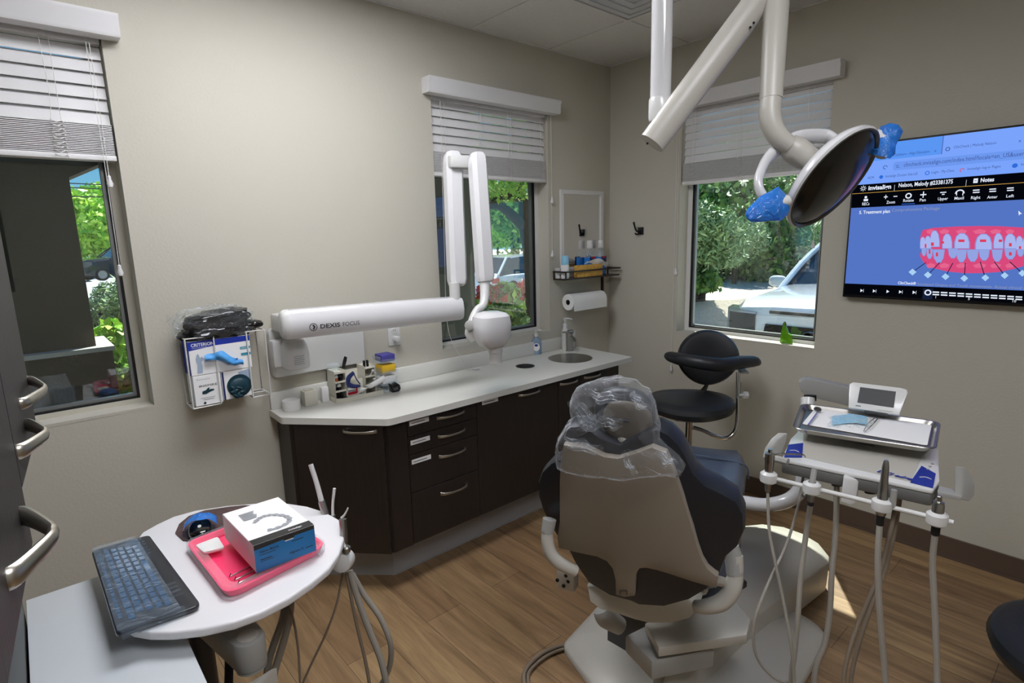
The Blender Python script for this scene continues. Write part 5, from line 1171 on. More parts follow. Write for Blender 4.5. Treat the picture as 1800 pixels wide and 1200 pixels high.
# acrylic drawers
ax0, ax1, ay0, ay1 = -1.945, -1.862, -.115, -.03
t = thing('acrylic_drawer_rack', (-1.89,-.09,ZC), 'clear acrylic stacked tray rack with purple and yellow contents beside the organiser', 'rack')
for k, (mt_, h, z) in enumerate((('paper',.036,.045),('yellow',.038,.102),('purple',.034,.160))):
    tr_ = MB('clear_smooth').bb((ax0-.004,ay0-.004-.006*(2-k),ZC+z-.012),(ax1+.004,ay1,ZC+z-.009)).bb((ax0-.004,ay0-.006-.006*(2-k),ZC+z-.012),(ax1+.004,ay0-.004-.006*(2-k),ZC+z+.006)).bb((ax0-.004,ay0,ZC+z-.009),(ax0-.002,ay1,ZC+z+.02)).bb((ax1+.002,ay0,ZC+z-.009),(ax1+.004,ay1,ZC+z+.02)).build('clear_tray', t)
    MB(mt_).bb((ax0+.004,ay0,ZC+z-.006),(ax1-.004,ay1-.01,ZC+z-.006+h),.002).build('tray_contents', tr_)
MB('clear_smooth').bb((ax0-.004,ay0-.02,ZC+.001),(ax1+.004,ay1,ZC+.004)).build('rack_base', t)
q = onc(697, 689); t = thing('tape_dispenser', q, 'small glossy black and clear dispenser on the counter right of acrylic rack', 'dispenser')
MB('black_gloss').prism([q+V((x,.0,z)) for x,z in ((-.024,.006),(-.018,.0),(.018,0),(.028,.014),(.024,.034),(.006,.048),(-.016,.036),(-.026,.046))],(0,.036,0),.005).build('body', t)
MB('clear_smooth').box(q+V((-.004,-.003,.018)),(.024,.004,.014),.1,.001).build('window', t)

# ================================================================ ROLLING TABLE
ZTB = .785
t = thing('rolling_table', (-2.9,-1.1,ZTB), 'white oval table top on a grey arm, carrying the keyboard and pink tray', 'table')
tpx = [(605,925),(604,948),(596,972),(578,998),(548,1023),(508,1050),(462,1074),(410,1093),(355,1105),(300,1111),(262,1111)]
tpts = [P(x,y,'z',ZTB) for x,y in tpx]
tb3 = [P(x,y,'z',ZTB) for x,y in ((250,935),(275,921),(305,907),(345,896),(400,888),(450,884),(500,883),(540,889),(572,899),(594,911))]
lf = [P(232,1106,'z',ZTB), V((-3.205,-1.22,ZTB)), V((-3.212,-1.12,ZTB)), V((-3.20,-1.0,ZTB)), V((-3.155,-.88,ZTB))]
full = tpts+lf+tb3
full = round_poly([V(p) for p in full], .012, 3)
MB('table_white').prism([V((p.x,p.y,ZTB)) for p in full], (0,0,-.022), .006, 3).build('table_top', t)
e1 = P(436,1118,'z',.70); e0 = V((-3.03,-1.02,.70)); dd = (e1-e0); dd.z = 0; dd.normalize(); ss = V((dd.y,-dd.x,0))
cap_ = [e1+ss*(.036*math.cos(a))+dd*(.036*math.sin(a)) for a in [PI*k/10 for k in range(11)]]
MB('grey_plastic').prism([e0+ss*.045]+cap_+[e0-ss*.045], (0,0,-.075), .005).build('support_arm', t)
MB('warm_plastic').cyl(e1+V((0,0,.0005)), e1+V((0,0,.0022)), .024, n=28).build('pivot_cap', t)
MB('grey_plastic').cyl(e1-V((0,0,.075)), e1-V((0,0,.08)), .034, n=24).build('pivot_ring', t)
MB('warm_plastic').prism([V((p.x,p.y,.618)) for p in (e1+dd*.04+ss*.04, e1+dd*.04-ss*.04, e1-dd*.0-ss*.055+V((-.10,-.10,0)), e1+ss*.03+V((-.13,-.16,0)))], (0,0,-.08), .008).build('lower_arm', t)
MB('dark_grey').prism([e0+ss*.05-V((0,0,.0)), e0+dd*.16+ss*.05, e0+dd*.14-ss*.05, e0-ss*.05], (0,0,.062), .004).build('mount_plate', t)
MB('rubber').tube([V(D(385,1090,1.7)), V(D(395,1120,1.62)), V(D(402,1150,1.55)), V(D(402,1200,1.5)), V(D(400,1260,1.5))], .011, 10).build('arm_cable', t)
MB('black').box(V(D(378,1110,1.66)), (.06,.04,.06), .4, .004).build('cable_clamp', t)
MB('dark_grey').cyl(V((-3.03,-1.02,.66)), V((-3.03,-1.02,.05)), .03).cyl(V((-3.03,-1.02,.05)), V((-3.03,-1.02,.0)), .18, n=32).build('floor_post', t)
MB('black').tube([V(D(330,1122,1.75)), V(D(345,1112,1.72)), V(D(362,1105,1.70))], .003, 6).tube([V(D(334,1150,1.72)), V(D(350,1145,1.70)), V(D(370,1146,1.68))], .003, 6).build('thin_cable', t)
# assistant instrument holder on the table edge
hk = V(D(604, 984, 1.62))
MB('white_plastic').tube([hk+V((-.06,.03,.035)), hk+V((-.03,.012,.010)), hk], [.012,.016,.020], 14).build('holder_arm', t)
MB('white_plastic').lathe(hk-_f*.03, _f, [(.014,0),(.026,.004),(.029,.012),(.029,.045),(.022,.05)], 28).build('holder_knob', t)
MB('white_plastic').lathe(V(D(597,975,1.66)), -_f, [(.02,0),(.024,.01),(.014,.014)], 20).build('holder_collar', t)
def inst(lb, parts):
    t_ = thing('suction_handpiece', parts[0][2][0] if isinstance(parts[0][2][0], V) else V(D(*parts[0][2][0])), lb, 'dental instrument')
    for nm, m_, pts, r in parts: MB(m_).tube([p if isinstance(p, V) else V(D(*p)) for p in pts], r, 12, 4).build(nm, t_)
    return t_
inst('white high volume suction tip standing behind the table edge, leftmost and tallest of three', [('metal_body','steel',[(586,955,1.75),(577,920,1.75),(568,890,1.75),(565,880,1.75)],[.014,.012,.011,.010]),('suction_tip','white_plastic',[(566,884,1.75),(557,850,1.75),(546,816,1.75)],[.0085,.0075,.0075])])
inst('thin white saliva ejector standing between the two other suction handpieces', [('metal_body','steel',[(592,960,1.74),(587,925,1.74),(585,905,1.74)],.008),('suction_tip','white_plastic',[(585,908,1.74),(585,885,1.74),(588,858,1.74)],[.0045,.0042,.005])])
inst('steel air water syringe with bent tip at the right edge of the table', [('metal_body','steel',[(607,986,1.62),(605,965,1.62),(604,940,1.62),(602,912,1.62)],[.013,.010,.011,.011]),('bent_tip','white_plastic',[(600,910,1.62),(606,904,1.62),(612,892,1.62)],[.004,.003,.002])])
MB('steel').lathe(V(D(609,965,1.60)), Z3, [(.0,-.012),(.011,-.008),(.012,.006),(.008,.010)], 16).build('syringe_button', COL.objects['suction_handpiece.002'])
def hose2(pts, r, mt='hose_grey'): MB(mt).tube([p if isinstance(p, V) else V(D(*p)) for p in pts], r, 10, 6).build('hose', t)
hose2([(603,1003,1.66),(592,1060,1.66),(572,1115,1.66),(548,1165,1.66),(530,1205,1.66),(515,1235,1.7)], .0035, 'hose_tan')
hose2([(609,1005,1.64),(618,1055,1.64),(630,1110,1.64),(642,1160,1.64),(650,1205,1.64),(655,1240,1.66)], .005, 'hose_tan')
hose2([(615,1003,1.64),(628,1050,1.64),(648,1105,1.64),(668,1155,1.64),(680,1205,1.64),(685,1240,1.66)], .0095)
hose2([(619,1008,1.67),(640,1045,1.68),(668,1085,1.68),(686,1130,1.68),(685,1170,1.70),(668,1205,1.74),(640,1230,1.8)], .0085)
hose2([(503,1052,1.62),(496,1090,1.64),(482,1130,1.64),(472,1165,1.64),(468,1205,1.64),(466,1240,1.64)], .0105)
hose2([(512,1050,1.62),(508,1090,1.62),(496,1135,1.62),(484,1175,1.62),(477,1210,1.62),(472,1240,1.62)], .0105)
hose2([(505,1052,1.60),(516,1090,1.60),(524,1140,1.60),(528,1205,1.60),(529,1240,1.6)], .0035, 'hose_tan')
# keyboard
KC = [P(160,967,'z',ZTB+.020), P(262,939,'z',ZTB+.020), P(354,1062,'z',ZTB+.016), P(204,1115,'z',ZTB+.016)]
def K(u, v, h=0): return (KC[0]*(1-u)*(1-v)+KC[1]*(1-u)*v+KC[2]*u*v+KC[3]*u*(1-v))+V((0,0,h))
kt = thing('keyboard', K(.5,.5), 'black wireless keyboard under clear film overhanging the left end of the table', 'keyboard')
ko = round_poly(KC, .018, 5)
MB('kb_body').prism(ko, (0,0,-.012), .003).build('body', kt)
for r_ in range(5):
    v0 = .17+r_*.112; v1 = v0+.092; n_ = 15
    u = .07+.012*r_
    for k in range(n_):
        u0 = u+k*.0575; u1 = u0+.047
        if r_ == 4 and 4 <= k <= 8:
            if k > 4: continue
            u1 = u0+.0575*4+.047
        if u1 > .93: continue
        a = [K(u0,v0,.0005),K(u0,v1,.0005),K(u1,v1,.0005),K(u1,v0,.0005)]; c = sum(a, V())/4
        MB('key_blue').loft([a, [c+(p-c)*.97+V((0,0,.0035)) for p in a], [c+(p-c)*.80+V((0,0,.0048)) for p in a]]).build('key', kt)
b = MB('key_blue')
for k in range(14): b.prism([K(.10+k*.056,.075,.0004),K(.10+k*.056,.12,.0004),K(.145+k*.056,.12,.0004),K(.145+k*.056,.075,.0004)],(0,0,.0018))
b.build('function_keys', kt)
fm = MB('key_film')
fm.grid(lambda u, v: K(.0+u, .02+v*.74, .0068+.0012*noise.noise(V((u*14, v*8, 2)))), 40, 24)
for (u, v, n_) in ((.06,.70,6),(.72,.74,4)):
    for k in range(n_): 
        fm.grid(lambda a_, b_: K(u+k*.045+b_*.012, v+a_*.14, .006+.004*math.sin(PI*b_)), 4, 4)
fm.grid(lambda u, v: K(.985+v*.05, .05+.75*u, .006-.016*v+.004*math.sin(9*u)), 16, 4)
fm.build('protective_film', kt, recalc=False)
# mouse pad, mouse
zt3 = ZTB+.0005
mp_ = [P(x,y,'z',zt3) for x,y in ((308,938),(315,922),(332,908),(360,898),(400,892),(430,889),(452,890),(462,897),(455,915),(420,930),(385,940),(345,952),(322,951))]
tag(MB('mouse_pad').prism(round_poly(mp_,.006,3), (0,0,.003)).build('mouse_pad'), 'dark patterned mouse pad partly hidden under the pink tray and box', 'mouse pad')
t = thing('computer_mouse', P(352,932,'z',zt3), 'black computer mouse half covered in blue film on patterned pad', 'mouse')
mc = P(352,930,'z',zt3+.018); m1_ = V((-.25,-.97,0)).normalized(); m2_ = V((m1_.y,-m1_.x,0))
MB('black_gloss').ell(mc, (.030,.050,.0165), rot_axes(m2_, m1_, Z3), 24, 12, .75).build('body', t)
MB('white_plastic').ell(mc+m1_*.014+V((0,0,.0165)), (.005,.009,.002), rot_axes(m2_, m1_, Z3), 14, 8).build('scroll_wheel', t)
b = MB('blue_wrap'); b.loft([[mc+m1_*d_+m2_*(.041*k*math.cos(a)*(1+.25*noise.noise(V((a,d_*30,1)))))+Z3*(.026*k*math.sin(a)*(1+.3*noise.noise(V((a*1.4,d_*40,5))))-.0+.004) for a in [PI*q/14*1.0 for q in range(15)]] for d_, k in ((-.075,.35),(-.060,.8),(-.035,1.05),(-.01,1.1),(.004,1.08))], cap=False, close=False)
b.build('blue_film', t, recalc=False)
# pink tray
pz = ZTB+.001
tp4 = [P(x,y,'z',pz+.022) for x,y in ((326,953),(484,893),(574,957),(398,1046))]
t = thing('pink_tray', sum(tp4,V())/4, 'bright pink plastic tray in clear film on the white table', 'tray')
o4 = round_poly(tp4, .035, 6); c4 = sum(tp4, V())/4
def t4(k, z): return [V((c4.x+(p.x-c4.x)*k, c4.y+(p.y-c4.y)*k, pz+z)) for p in o4]
b = MB('pink_tray').loft([t4(.90,0), t4(.95,.002), t4(1.0,.020), t4(1.005,.0225), t4(.985,.0235), t4(.955,.022), t4(.90,.006), t4(.87,.0045)], cap=True); b.build('tray_pan', t)
fw = MB('clear_smooth'); fw.loft([t4(1.02,.002), t4(1.03,.018), t4(1.02,.0265), t4(.98,.0275), t4(.93,.024), t4(.80,.0195)], cap=False)
A4 = P(548,972,'z',pz+.03)
fw.grid(lambda u,v: A4+V((.03*u+.01*math.sin(9*v), .01+.05*v, -.012+.014*math.sin(5*u+7*v))), 8, 8); fw.build('clear_film', t, recalc=False)
zz4 = pz+.006
b = MB('tissue'); gq = [P(x,y,'z',zz4+.02) for x,y in ((343,958),(383,943),(395,962),(358,971))]; gc_ = sum(gq,V())/4
tag(b.loft([[gc_+(p-gc_)*k+V((0,0,z)) for p in round_poly(gq,.008,4)] for k,z in ((.9,-.008),(1.0,-.003),(.98,.001),(.7,.004))]).build('gauze_pad'), 'folded white gauze pad at the left corner of the pink tray', 'gauze')
for k, (xa,ya,xb,yb_,lb) in enumerate(((418,1026,500,982,'frontmost'),(412,1020,480,985,'middle'),(403,1014,462,984,'rearmost'))):
    tag(MB('chrome').tube([P(xa,ya,'z',zz4+.012), P((xa+xb)/2,(ya+yb_)/2,'z',zz4+.010), P(xb,yb_,'z',zz4+.006)],[.0018,.0028,.0028],8).tube([P(xa,ya,'z',zz4+.012), P(xa+3,ya-7,'z',zz4+.020)],.0014,6,0).build('hand_instrument'), '%s of the three thin steel hand instruments in the pink tray beside the box' % lb, 'dental instrument')
# aligner box
bz0 = pz+.0245; c1_ = P(451,1007,'z',bz0); c2_ = P(556,967,'z',bz0)
hb = P(449,958,'y',c1_.y).z-bz0; hb = .088 if not .05 < hb < .14 else hb
c3_ = P(497,873,'z',bz0+hb); c4_ = P(394,902,'z',bz0+hb)
ex = V((c2_.x-c1_.x, c2_.y-c1_.y, 0)); ey = V((c4_.x-P(449,958,'z',bz0+hb).x, c4_.y-P(449,958,'z',bz0+hb).y, 0))
def BX(u, v, h): return V((c1_.x, c1_.y, bz0))+ex*u+ey*v+Z3*(h*hb)
t = thing('aligner_carton', BX(.5,.5,0), 'white lidded carton with blue printed end lying on the pink tray', 'box')
MB('paper').prism([BX(0,0,0),BX(1,0,0),BX(1,1,0),BX(0,1,0)], Z3*hb, .0012, 1).build('carton', t)
bf = -ey.normalized()*.0008
MB('carton_blue').poly([BX(0,0,0)+bf,BX(1,0,0)+bf,BX(1,0,.86)+bf,BX(.66,0,.86)+bf,BX(.63,0,.76)+bf,BX(.50,0,.76)+bf,BX(.47,0,.86)+bf,BX(0,0,.82)+bf]).build('printed_end', t, recalc=False)
bk = MB('carton_black').poly([BX(0,0,.80)+bf*.6,BX(1,0,.80)+bf*.6,BX(1,0,1)+bf*.6,BX(0,0,1)+bf*.6]).poly([BX(0,0,1)+Z3*.0012,BX(1,0,1)+Z3*.0012,BX(1,.13,1)+Z3*.0012,BX(0,.13,1)+Z3*.0012]); bk.build('dark_band', t, recalc=False)
exn = ex.normalized(); eyn = ey.normalized()
b = MB('paper').text('invisalign', BX(.60,.045,1)+Z3*.002, exn, eyn, .010, bold=.02, width=.034)
b.m('print_dark').text('Nelson, Melody', BX(.08,0,.66)+bf*1.5, exn, Z3, .009, bold=.02, width=.046); b.text('clincheck', BX(.55,0,.24)+bf*1.5, exn, Z3, .009, bold=.02, width=.035) if False else b.text('Aligners 13', BX(.55,0,.24)+bf*1.5, exn, Z3, .009, bold=.02, width=.035)
b.bb((0,0,0),(0,0,0)) if False else None
def pr(b, u0, u1, h0, h1): b.poly([BX(u0,0,h0)+bf*1.5,BX(u1,0,h0)+bf*1.5,BX(u1,0,h1)+bf*1.5,BX(u0,0,h1)+bf*1.5])
pr(b,.08,.34,.58,.60); pr(b,.08,.26,.40,.43); pr(b,.08,.30,.34,.36); pr(b,.60,.80,.67,.70); pr(b,.82,.95,.24,.27)
b.m('print_grey')
for k in range(6):
    q0 = BX(.18,.80-k*.035,1)+Z3*.0015; b.poly([q0, q0+ex*(.26-.02*(k%3)), q0+ex*(.26-.02*(k%3))+ey*.02, q0+ey*.02])
cv = []
for k in range(25):
    a = -2.6+4.6*k/24; cv.append((.50+.30*math.cos(a)*(1+.25*math.sin(a)), .40-.20*math.sin(a)))
for i in range(len(cv)-1):
    p0 = BX(*cv[i],1)+Z3*.0015; p1 = BX(*cv[i+1],1)+Z3*.0015; wd = (.003+.002*(i%2)); n_ = (p1-p0).normalized().cross(Z3)*wd; b.poly([p0-n_,p1-n_,p1+n_*1.8,p0+n_*1.8])
b.build('carton_print', t, recalc=False)
# desk
DX0, DX1, DY0, DY1 = -3.372, -3.098, -2.2, -.845
t = thing('side_desk', (-3.2,-1.4,.7), 'white desk top at lower left, partly under the keyboard', 'desk')
MB('desk_white').bb((DX0,DY0,.702),(DX1,DY1,.73),.002).build('desk_top', t)
MB('white_paint').bb((DX0,DY0,.0),(DX0+.02,DY1,.702)).build('side_panel', t)

# ================================================================ LEFT CABINETS
fd = V((.08, 1, 0)).normalized(); fn = V((fd.y, -fd.x, 0))
def LC(d, out=0): return V((-3.28-.0862+.08*d, -2.657+d, 0))+fn*out
def lcab(name, d0, d1_, z0, z1, label, nd, grp=None):
    t = thing(name, LC((d0+d1_)/2)+V((0,0,z0)), label, 'cabinet', grp)
    MB('tall_cab_wood').prism([LC(d0,-.02)+Z3*z0, LC(d1_,-.02)+Z3*z0, LC(d1_,-.36)+Z3*z0, LC(d0,-.36)+Z3*z0], Z3*(z1-z0)).build('body', t)
    return t
def lhandle(door, d0, d1_, z, pr_, th=1):
    a = LC(d0)+Z3*z; c = LC(d1_)+Z3*(z+.004); m = (a+c)/2+fn*pr_
    MB('satin_nickel').tube([a-fn*.006, a+fn*.004, a.lerp(m,.75)+fn*pr_*.16, m, c.lerp(m,.75)+fn*pr_*.16, c+fn*.004, c-fn*.006], [(.010*th,.006*th),(.009*th,.006*th),(.007*th,.0045*th),(.0065*th,.004*th),(.007*th,.0045*th),(.009*th,.006*th),(.010*th,.006*th)], 12, 6, flat=Z3).build('handle', door)
def ldoor(t, d0, d1_, z0, z1):
    return MB('tall_cab_wood').prism([LC(d0+.001,0)+Z3*z0, LC(d1_-.001,0)+Z3*z0, LC(d1_-.001,-.019)+Z3*z0, LC(d0+.001,-.019)+Z3*z0], Z3*(z1-z0), .001, 1).build('door', t)
t = lcab('wall_cabinet', .772, 1.014, 1.368, 2.35, 'dark wood wall cabinet at the left edge, farthest from the viewer', 1)
d_ = ldoor(t, .772, 1.014, 1.362, 2.35); lhandle(d_, .885, 1.005, 1.430, .020, .8)
t = lcab('wall_cabinet', .46, .770, 1.30, 2.35, 'dark wood wall cabinet at the left edge, nearest the viewer', 2)
d_ = ldoor(t, .705, .770, 1.30, 2.35) if False else ldoor(t, .46, .770, 1.30, 2.35); lhandle(d_, .60, .722, 1.345, .027, 1.15)
lhandle(d_, .80-.045, .765, 1.40, .001) if False else None
a_ = [o for o in COL.objects if o.name.startswith('door')][0]
h2 = None
q_ = [o for o in COL.objects if o.name == 'wall_cabinet'][0]
lhandle([c for c in q_.children if c.name.startswith('door')][0], .79, .885, 1.398, .021, .95)
tag(MB('black').bb((-3.80,-2.25,.0),(DX0-.004,-.90,1.16)).build('black_cabinet'), 'black side cabinet below the wall cabinets at the lower left edge', 'cabinet')

# ================================================================ OUTDOORS
S(MB('gravel').bb((-60,.16,-.60),(60,9.0,-.15)).bb((.16,-60,-.60),(60,.16,-.15)).build('ground'))
S(MB('asphalt').bb((-.2,9.0,-.60),(60,70,-.40)).build('far_street'))
tag(MB('asphalt').bb((-60,9.0,-.60),(-.2,70,-.15)).build('street'), 'pale sunlit street beyond the left window', 'street', None, 'structure')
tag(MB('asphalt').bb((2.0,-8,-.149),(12,1.1,-.13)).build('parking_pad'), 'pale paving under the parked car outside the right window', 'paving', None, 'structure')
b = MB('concrete').bb((-60,8.8,-.16),(-.2,9.1,-.08)).bb((-60,7.4,-.16),(-.2,8.2,-.13)); tag(b.build('curb'), 'concrete curb along the street', 'curb', None, 'structure')
tag(MB('mulch').prism([V((x,y,-.152)) for x,y in ((-8,.2),(-.2,.2),(.2,2.4),(-1,3.6),(-8,3.2))],(0,0,.035)).build('mulch_bed'), 'dark mulch bed by the wall', 'bed', None, 'structure')
tag(MB('mulch').prism([V((x,y,-.152)) for x,y in ((3.4,1.5),(8.5,2.4),(15,6.5),(14,12),(3,7),(2.6,3.0))],(0,0,.030)).build('planting_bed'), 'dark planting bed under the shrubs', 'bed', None, 'structure')
b = MB('concrete'); b.tube([(2.2,1.25,-.14),(4.5,1.45,-.14),(7.5,1.35,-.14),(12,1.3,-.14)],.075,10); tag(b.build('curb'), 'pale curb beside the parked car', 'curb', None, 'structure')
# unseen eave, added and sized to block the sun; then the porch
S(MB('stucco_brown').prism([V((x,y,2.6)) for x,y in ((-5,.165),(-5,1.05),(.66,1.05),(.66,-3.4),(.165,-3.4),(.165,.165))],(0,0,.18)).build('sun_block_eave'))
t = thing('porch_pillar', (-3.8,1.4,-.15), 'dark brown stucco porch pillar filling most of the left window view', 'pillar')
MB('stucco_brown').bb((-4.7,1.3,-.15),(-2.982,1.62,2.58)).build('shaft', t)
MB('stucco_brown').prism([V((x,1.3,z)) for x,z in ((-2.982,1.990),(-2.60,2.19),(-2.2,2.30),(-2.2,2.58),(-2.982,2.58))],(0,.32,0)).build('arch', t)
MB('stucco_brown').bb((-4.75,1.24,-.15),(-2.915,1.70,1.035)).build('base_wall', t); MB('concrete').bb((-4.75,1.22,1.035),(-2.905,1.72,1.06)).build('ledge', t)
t = thing('porch_pillar', (-1.0,1.2,-.15), 'grey green stucco pillar behind the x-ray arms in the back window', 'pillar')
MB('stucco_grey').bb((-1.75,1.0,-.15),(-.475,1.30,2.58)).build('shaft', t)
tag(MB('far_wall').bb((8.5,23,-.4),(12.6,30,5.5)).build('distant_building'), 'pale blue grey building wall across the street behind the white car', 'building')
rng = np.random.default_rng(3)
def leaves(name, mt, blobs, n, size, parent, asp=.5):
    """blobs: (center, radii); leaf cards scattered in the outer part of each blob"""
    wts = np.array([r[0]*r[1]+r[1]*r[2] for _, r in blobs]); wts = wts/wts.sum(); k = rng.choice(len(blobs), n, p=wts)
    C0 = np.array([b_[0] for b_ in blobs], float)[k]; Rr = np.array([b_[1] for b_ in blobs], float)[k]
    d = rng.normal(size=(n,3)); d /= np.linalg.norm(d,axis=1)[:,None]; rad = rng.uniform(.35,1,size=(n,1))**.5*rng.uniform(.85,1.12,size=(n,1))
    c = C0+Rr*d*rad; a = rng.normal(size=(n,3)); a[:,2] += .3; a /= np.linalg.norm(a,axis=1)[:,None]
    b_ = np.cross(a, d+rng.normal(size=(n,3))*.6); b_ /= np.linalg.norm(b_,axis=1)[:,None]+1e-9
    s_ = size*rng.uniform(.6,1.4,size=(n,1)); nn = np.cross(a,b_)
    v = np.stack([c-a*s_, c+b_*s_*asp+nn*s_*.15, c+a*s_, c-b_*s_*asp+nn*s_*.15],1).reshape(-1,3)
    me = bpy.data.meshes.new(name); me.vertices.add(4*n); me.vertices.foreach_set('co', v.ravel()); me.loops.add(4*n); me.loops.foreach_set('vertex_index', np.arange(4*n))
    me.polygons.add(n); me.polygons.foreach_set('loop_start', np.arange(n)*4); me.update(calc_edges=True); me.validate(); me.materials.append(M[mt])
    o = bpy.data.objects.new(name, me); COL.objects.link(o)
    if parent: child(o, parent)
    return o
def bush(name, cat, label, c, r, n, size, mt, lumps=7, stem=.5, grp=None, asp=.5, h0=None):
    c = V(c); t = thing(name, (c.x,c.y,-.15), label, cat, grp); bl = [(tuple(c), tuple(v*.8 for v in r))]
    for i in range(lumps):
        a = 2*PI*i/lumps+.3; bl.append(((c.x+r[0]*.55*math.cos(a), c.y+r[1]*.55*math.sin(a), c.z+r[2]*random.uniform(-.35,.5)), tuple(v*random.uniform(.42,.6) for v in r)))
    leaves('foliage', mt, bl, n, size, t, asp)
    b = MB('trunk').tube([(c.x,c.y,-.15),(c.x+.04,c.y,c.z-r[2]*.3),(c.x,c.y+.03,c.z+r[2]*.3)],[.05*stem+.02,.04*stem+.015,.01],8)
    for i in range(5):
        a = 2*PI*i/5; b.tube([(c.x,c.y,c.z-r[2]*.6),(c.x+r[0]*.5*math.cos(a),c.y+r[1]*.5*math.sin(a),c.z+r[2]*.3)],[.02*stem+.01,.006],6,3)
    b.build('stems', t); return t
# left window
bush('street_tree','tree','bright green tree above the dark car, seen through the left window',D(128,395,42),(3.6,3.6,3.6),12000,.26,'leaf_bright',9,3)
bush('street_tree','tree','lower bright green tree right of the taller one, through the left window',D(190,415,40),(2.6,2.6,2.0),9000,.24,'leaf_bright',8,3)
bush('shrub','shrub','yellow green broad leaved shrub low in the left window view',D(203,620,3.9),(.22,.22,.30),1500,.035,'leaf_bright',6,.2,asp=.6)
bush('shrub','shrub','grey green feathery shrub behind the yellow green one in the left window',D(228,565,4.6),(.22,.22,.45),2200,.04,'leaf_sage',6,.2,asp=.2)
bush('shrub','shrub','pale feathery shrub left beside the pillar in the left window',D(172,560,5.5),(.18,.18,.38),1400,.04,'leaf_sage',5,.2,asp=.2)
bush('shrub','shrub','lowest leafy green shrub at the bottom of the left window',D(219,662,3.8),(.14,.14,.20),1100,.035,'leaf_mid',5,.2,asp=.6)
for k, (y0, y1) in enumerate(((320,323),(327,331),(345,342))):
    a = V(D(60,y0-3,22)); c = V(D(260,y1+3,22)); a = a+(a-c)*2; c = c+(c-a)*.8
    tag(MB('black').tube([a, (a+c)/2-V((0,0,.05)), c], .02, 6, 3).build('power_line'), '%s overhead power line crossing the sky in the left window' % ('topmost','middle','lowest')[k], 'power line')
# back window
t = thing('shade_tree', (2.0,4.6,-.15), 'rough barked tree with leaning trunk filling the top right of the back window', 'tree')
tq = [V(D(932,560,6.2)), V(D(929,500,6.2)), V(D(924,440,6.2)), V(D(918,395,6.2)), V(D(916,350,6.2)), V(D(900,290,6.2)), V(D(905,220,6.2))]
tq[0].z = -.15
MB('trunk').tube([p+_r2*.02 for p in tq], [.075,.06,.055,.06,.06,.06,.05], 14).build('trunk', t)
MB('trunk').tube([V(D(921,400,6.2)), V(D(900,378,6.1)), V(D(878,362,6.0)), V(D(855,358,5.9)), V(D(820,340,5.8))], [.06,.055,.045,.04,.03], 12).tube([V(D(914,350,6.2)), V(D(890,345,6.1)), V(D(862,352,6.0))], [.04,.035,.02], 8).build('branch', t)
leaves('foliage', 'leaf_mid', [(tuple(D(880,322,5.9)),(.5,.5,.2)),(tuple(D(865,300,5.9)),(.6,.6,.35)),(tuple(D(925,300,6.2)),(.7,.7,.4)),(tuple(D(900,240,6.2)),(1.3,1.3,.6)),(tuple(D(858,345,5.9)),(.10,.1,.10))], 5200, .035, t)
bush('garden_tree','tree','green multi stemmed tree behind the white car in the back window',D(905,395,24),(2.0,2.0,1.6),5200,.14,'leaf_mid',7,3)
bush('garden_shrub','shrub','small bright green shrub left of the multi stemmed tree, behind the car',D(873,420,22),(.5,.5,.4),1400,.08,'leaf_bright',5,.5)
fb_ = D(878,540,6.0)
t = bush('flowering_shrub','shrub','low shrub with red flowers in front of the white car',fb_,(.26,.26,.26),1700,.05,'leaf_mid',6,.2)
leaves('red_flowers','petal_red',[(tuple(V(D(868,512,5.9))),(.18,.15,.05)),(tuple(V(D(885,524,5.85))),(.20,.15,.10)),(tuple(V(D(855,518,5.9))),(.10,.1,.10))],420,.04,t,.9)
bush('flowering_shrub','shrub','dark red flowering shrub at the right edge of the back window view',D(932,508,6.4),(.14,.14,.16),500,.045,'petal_red',4,.2)
bush('garden_shrub','shrub','low dark green shrub beneath the red flowers outside the back window',D(880,556,5.4),(.26,.26,.13),1300,.045,'leaf_dark',5,.2)
# right window
hedge = (((1236,425,7.5),(.58,.58,.50),9000,.045,'leaf_sage','pale green dense shrub at the left of the right window'),((1224,360,13.5),(1.5,1.5,1.5),12000,.09,'leaf_mid','tall bright green bush at the upper left of the right window'),
 ((1300,400,12),(1.3,1.3,1.5),9000,.075,'leaf_dark','dark green bush in the upper middle of right window'),((1292,430,10.5),(.6,.6,.5),5000,.05,'leaf_sage','grey green feathery shrub left of centre in the right window'),
 ((1355,440,13),(1.2,1.2,1.1),7000,.07,'leaf_sage','grey green bush above the parked car mirror'),((1400,440,12),(1.1,1.1,1.0),7000,.06,'leaf_sage','feathery grey green bush just behind the parked car windshield'),((1430,380,14),(1.5,1.5,1.8),8000,.08,'leaf_dark','dark bush at the upper right corner of the right window'),
 ((1350,370,16),(2.0,2.0,1.4),8000,.10,'leaf_mid','bright leafed tree at the top middle of the right window'),((1270,340,17),(2.4,2.4,1.8),8000,.11,'leaf_bright','yellow green tree top behind the other bushes in the right window'),((1440,470,15),(1.3,1.3,.9),4000,.07,'leaf_mid','low green bush hidden partly behind the parked car roof'),((1222,492,7.6),(.34,.34,.22),1500,.045,'leaf_dark','low dark shrub standing in for the shadow under the pale green one'))  # last entry: dark leaves put where a shadow lies on the ground
rows_ = [[D(1130,600,5.2), D(1200,585,5.6), D(1335,545,6.6)], [D(1140,545,7.2), D(1240,530,7.6), D(1350,520,8.4)], [D(1140,508,9.5), D(1260,503,10), D(1420,500,11)], [D(1130,478,14), D(1280,478,14.5), D(1520,478,15)]]
b = MB('gravel'); vv = [[V(p) for p in r_] for r_ in rows_]
for p in vv[0]: p.z = -.17
nr, nc = 24, 18
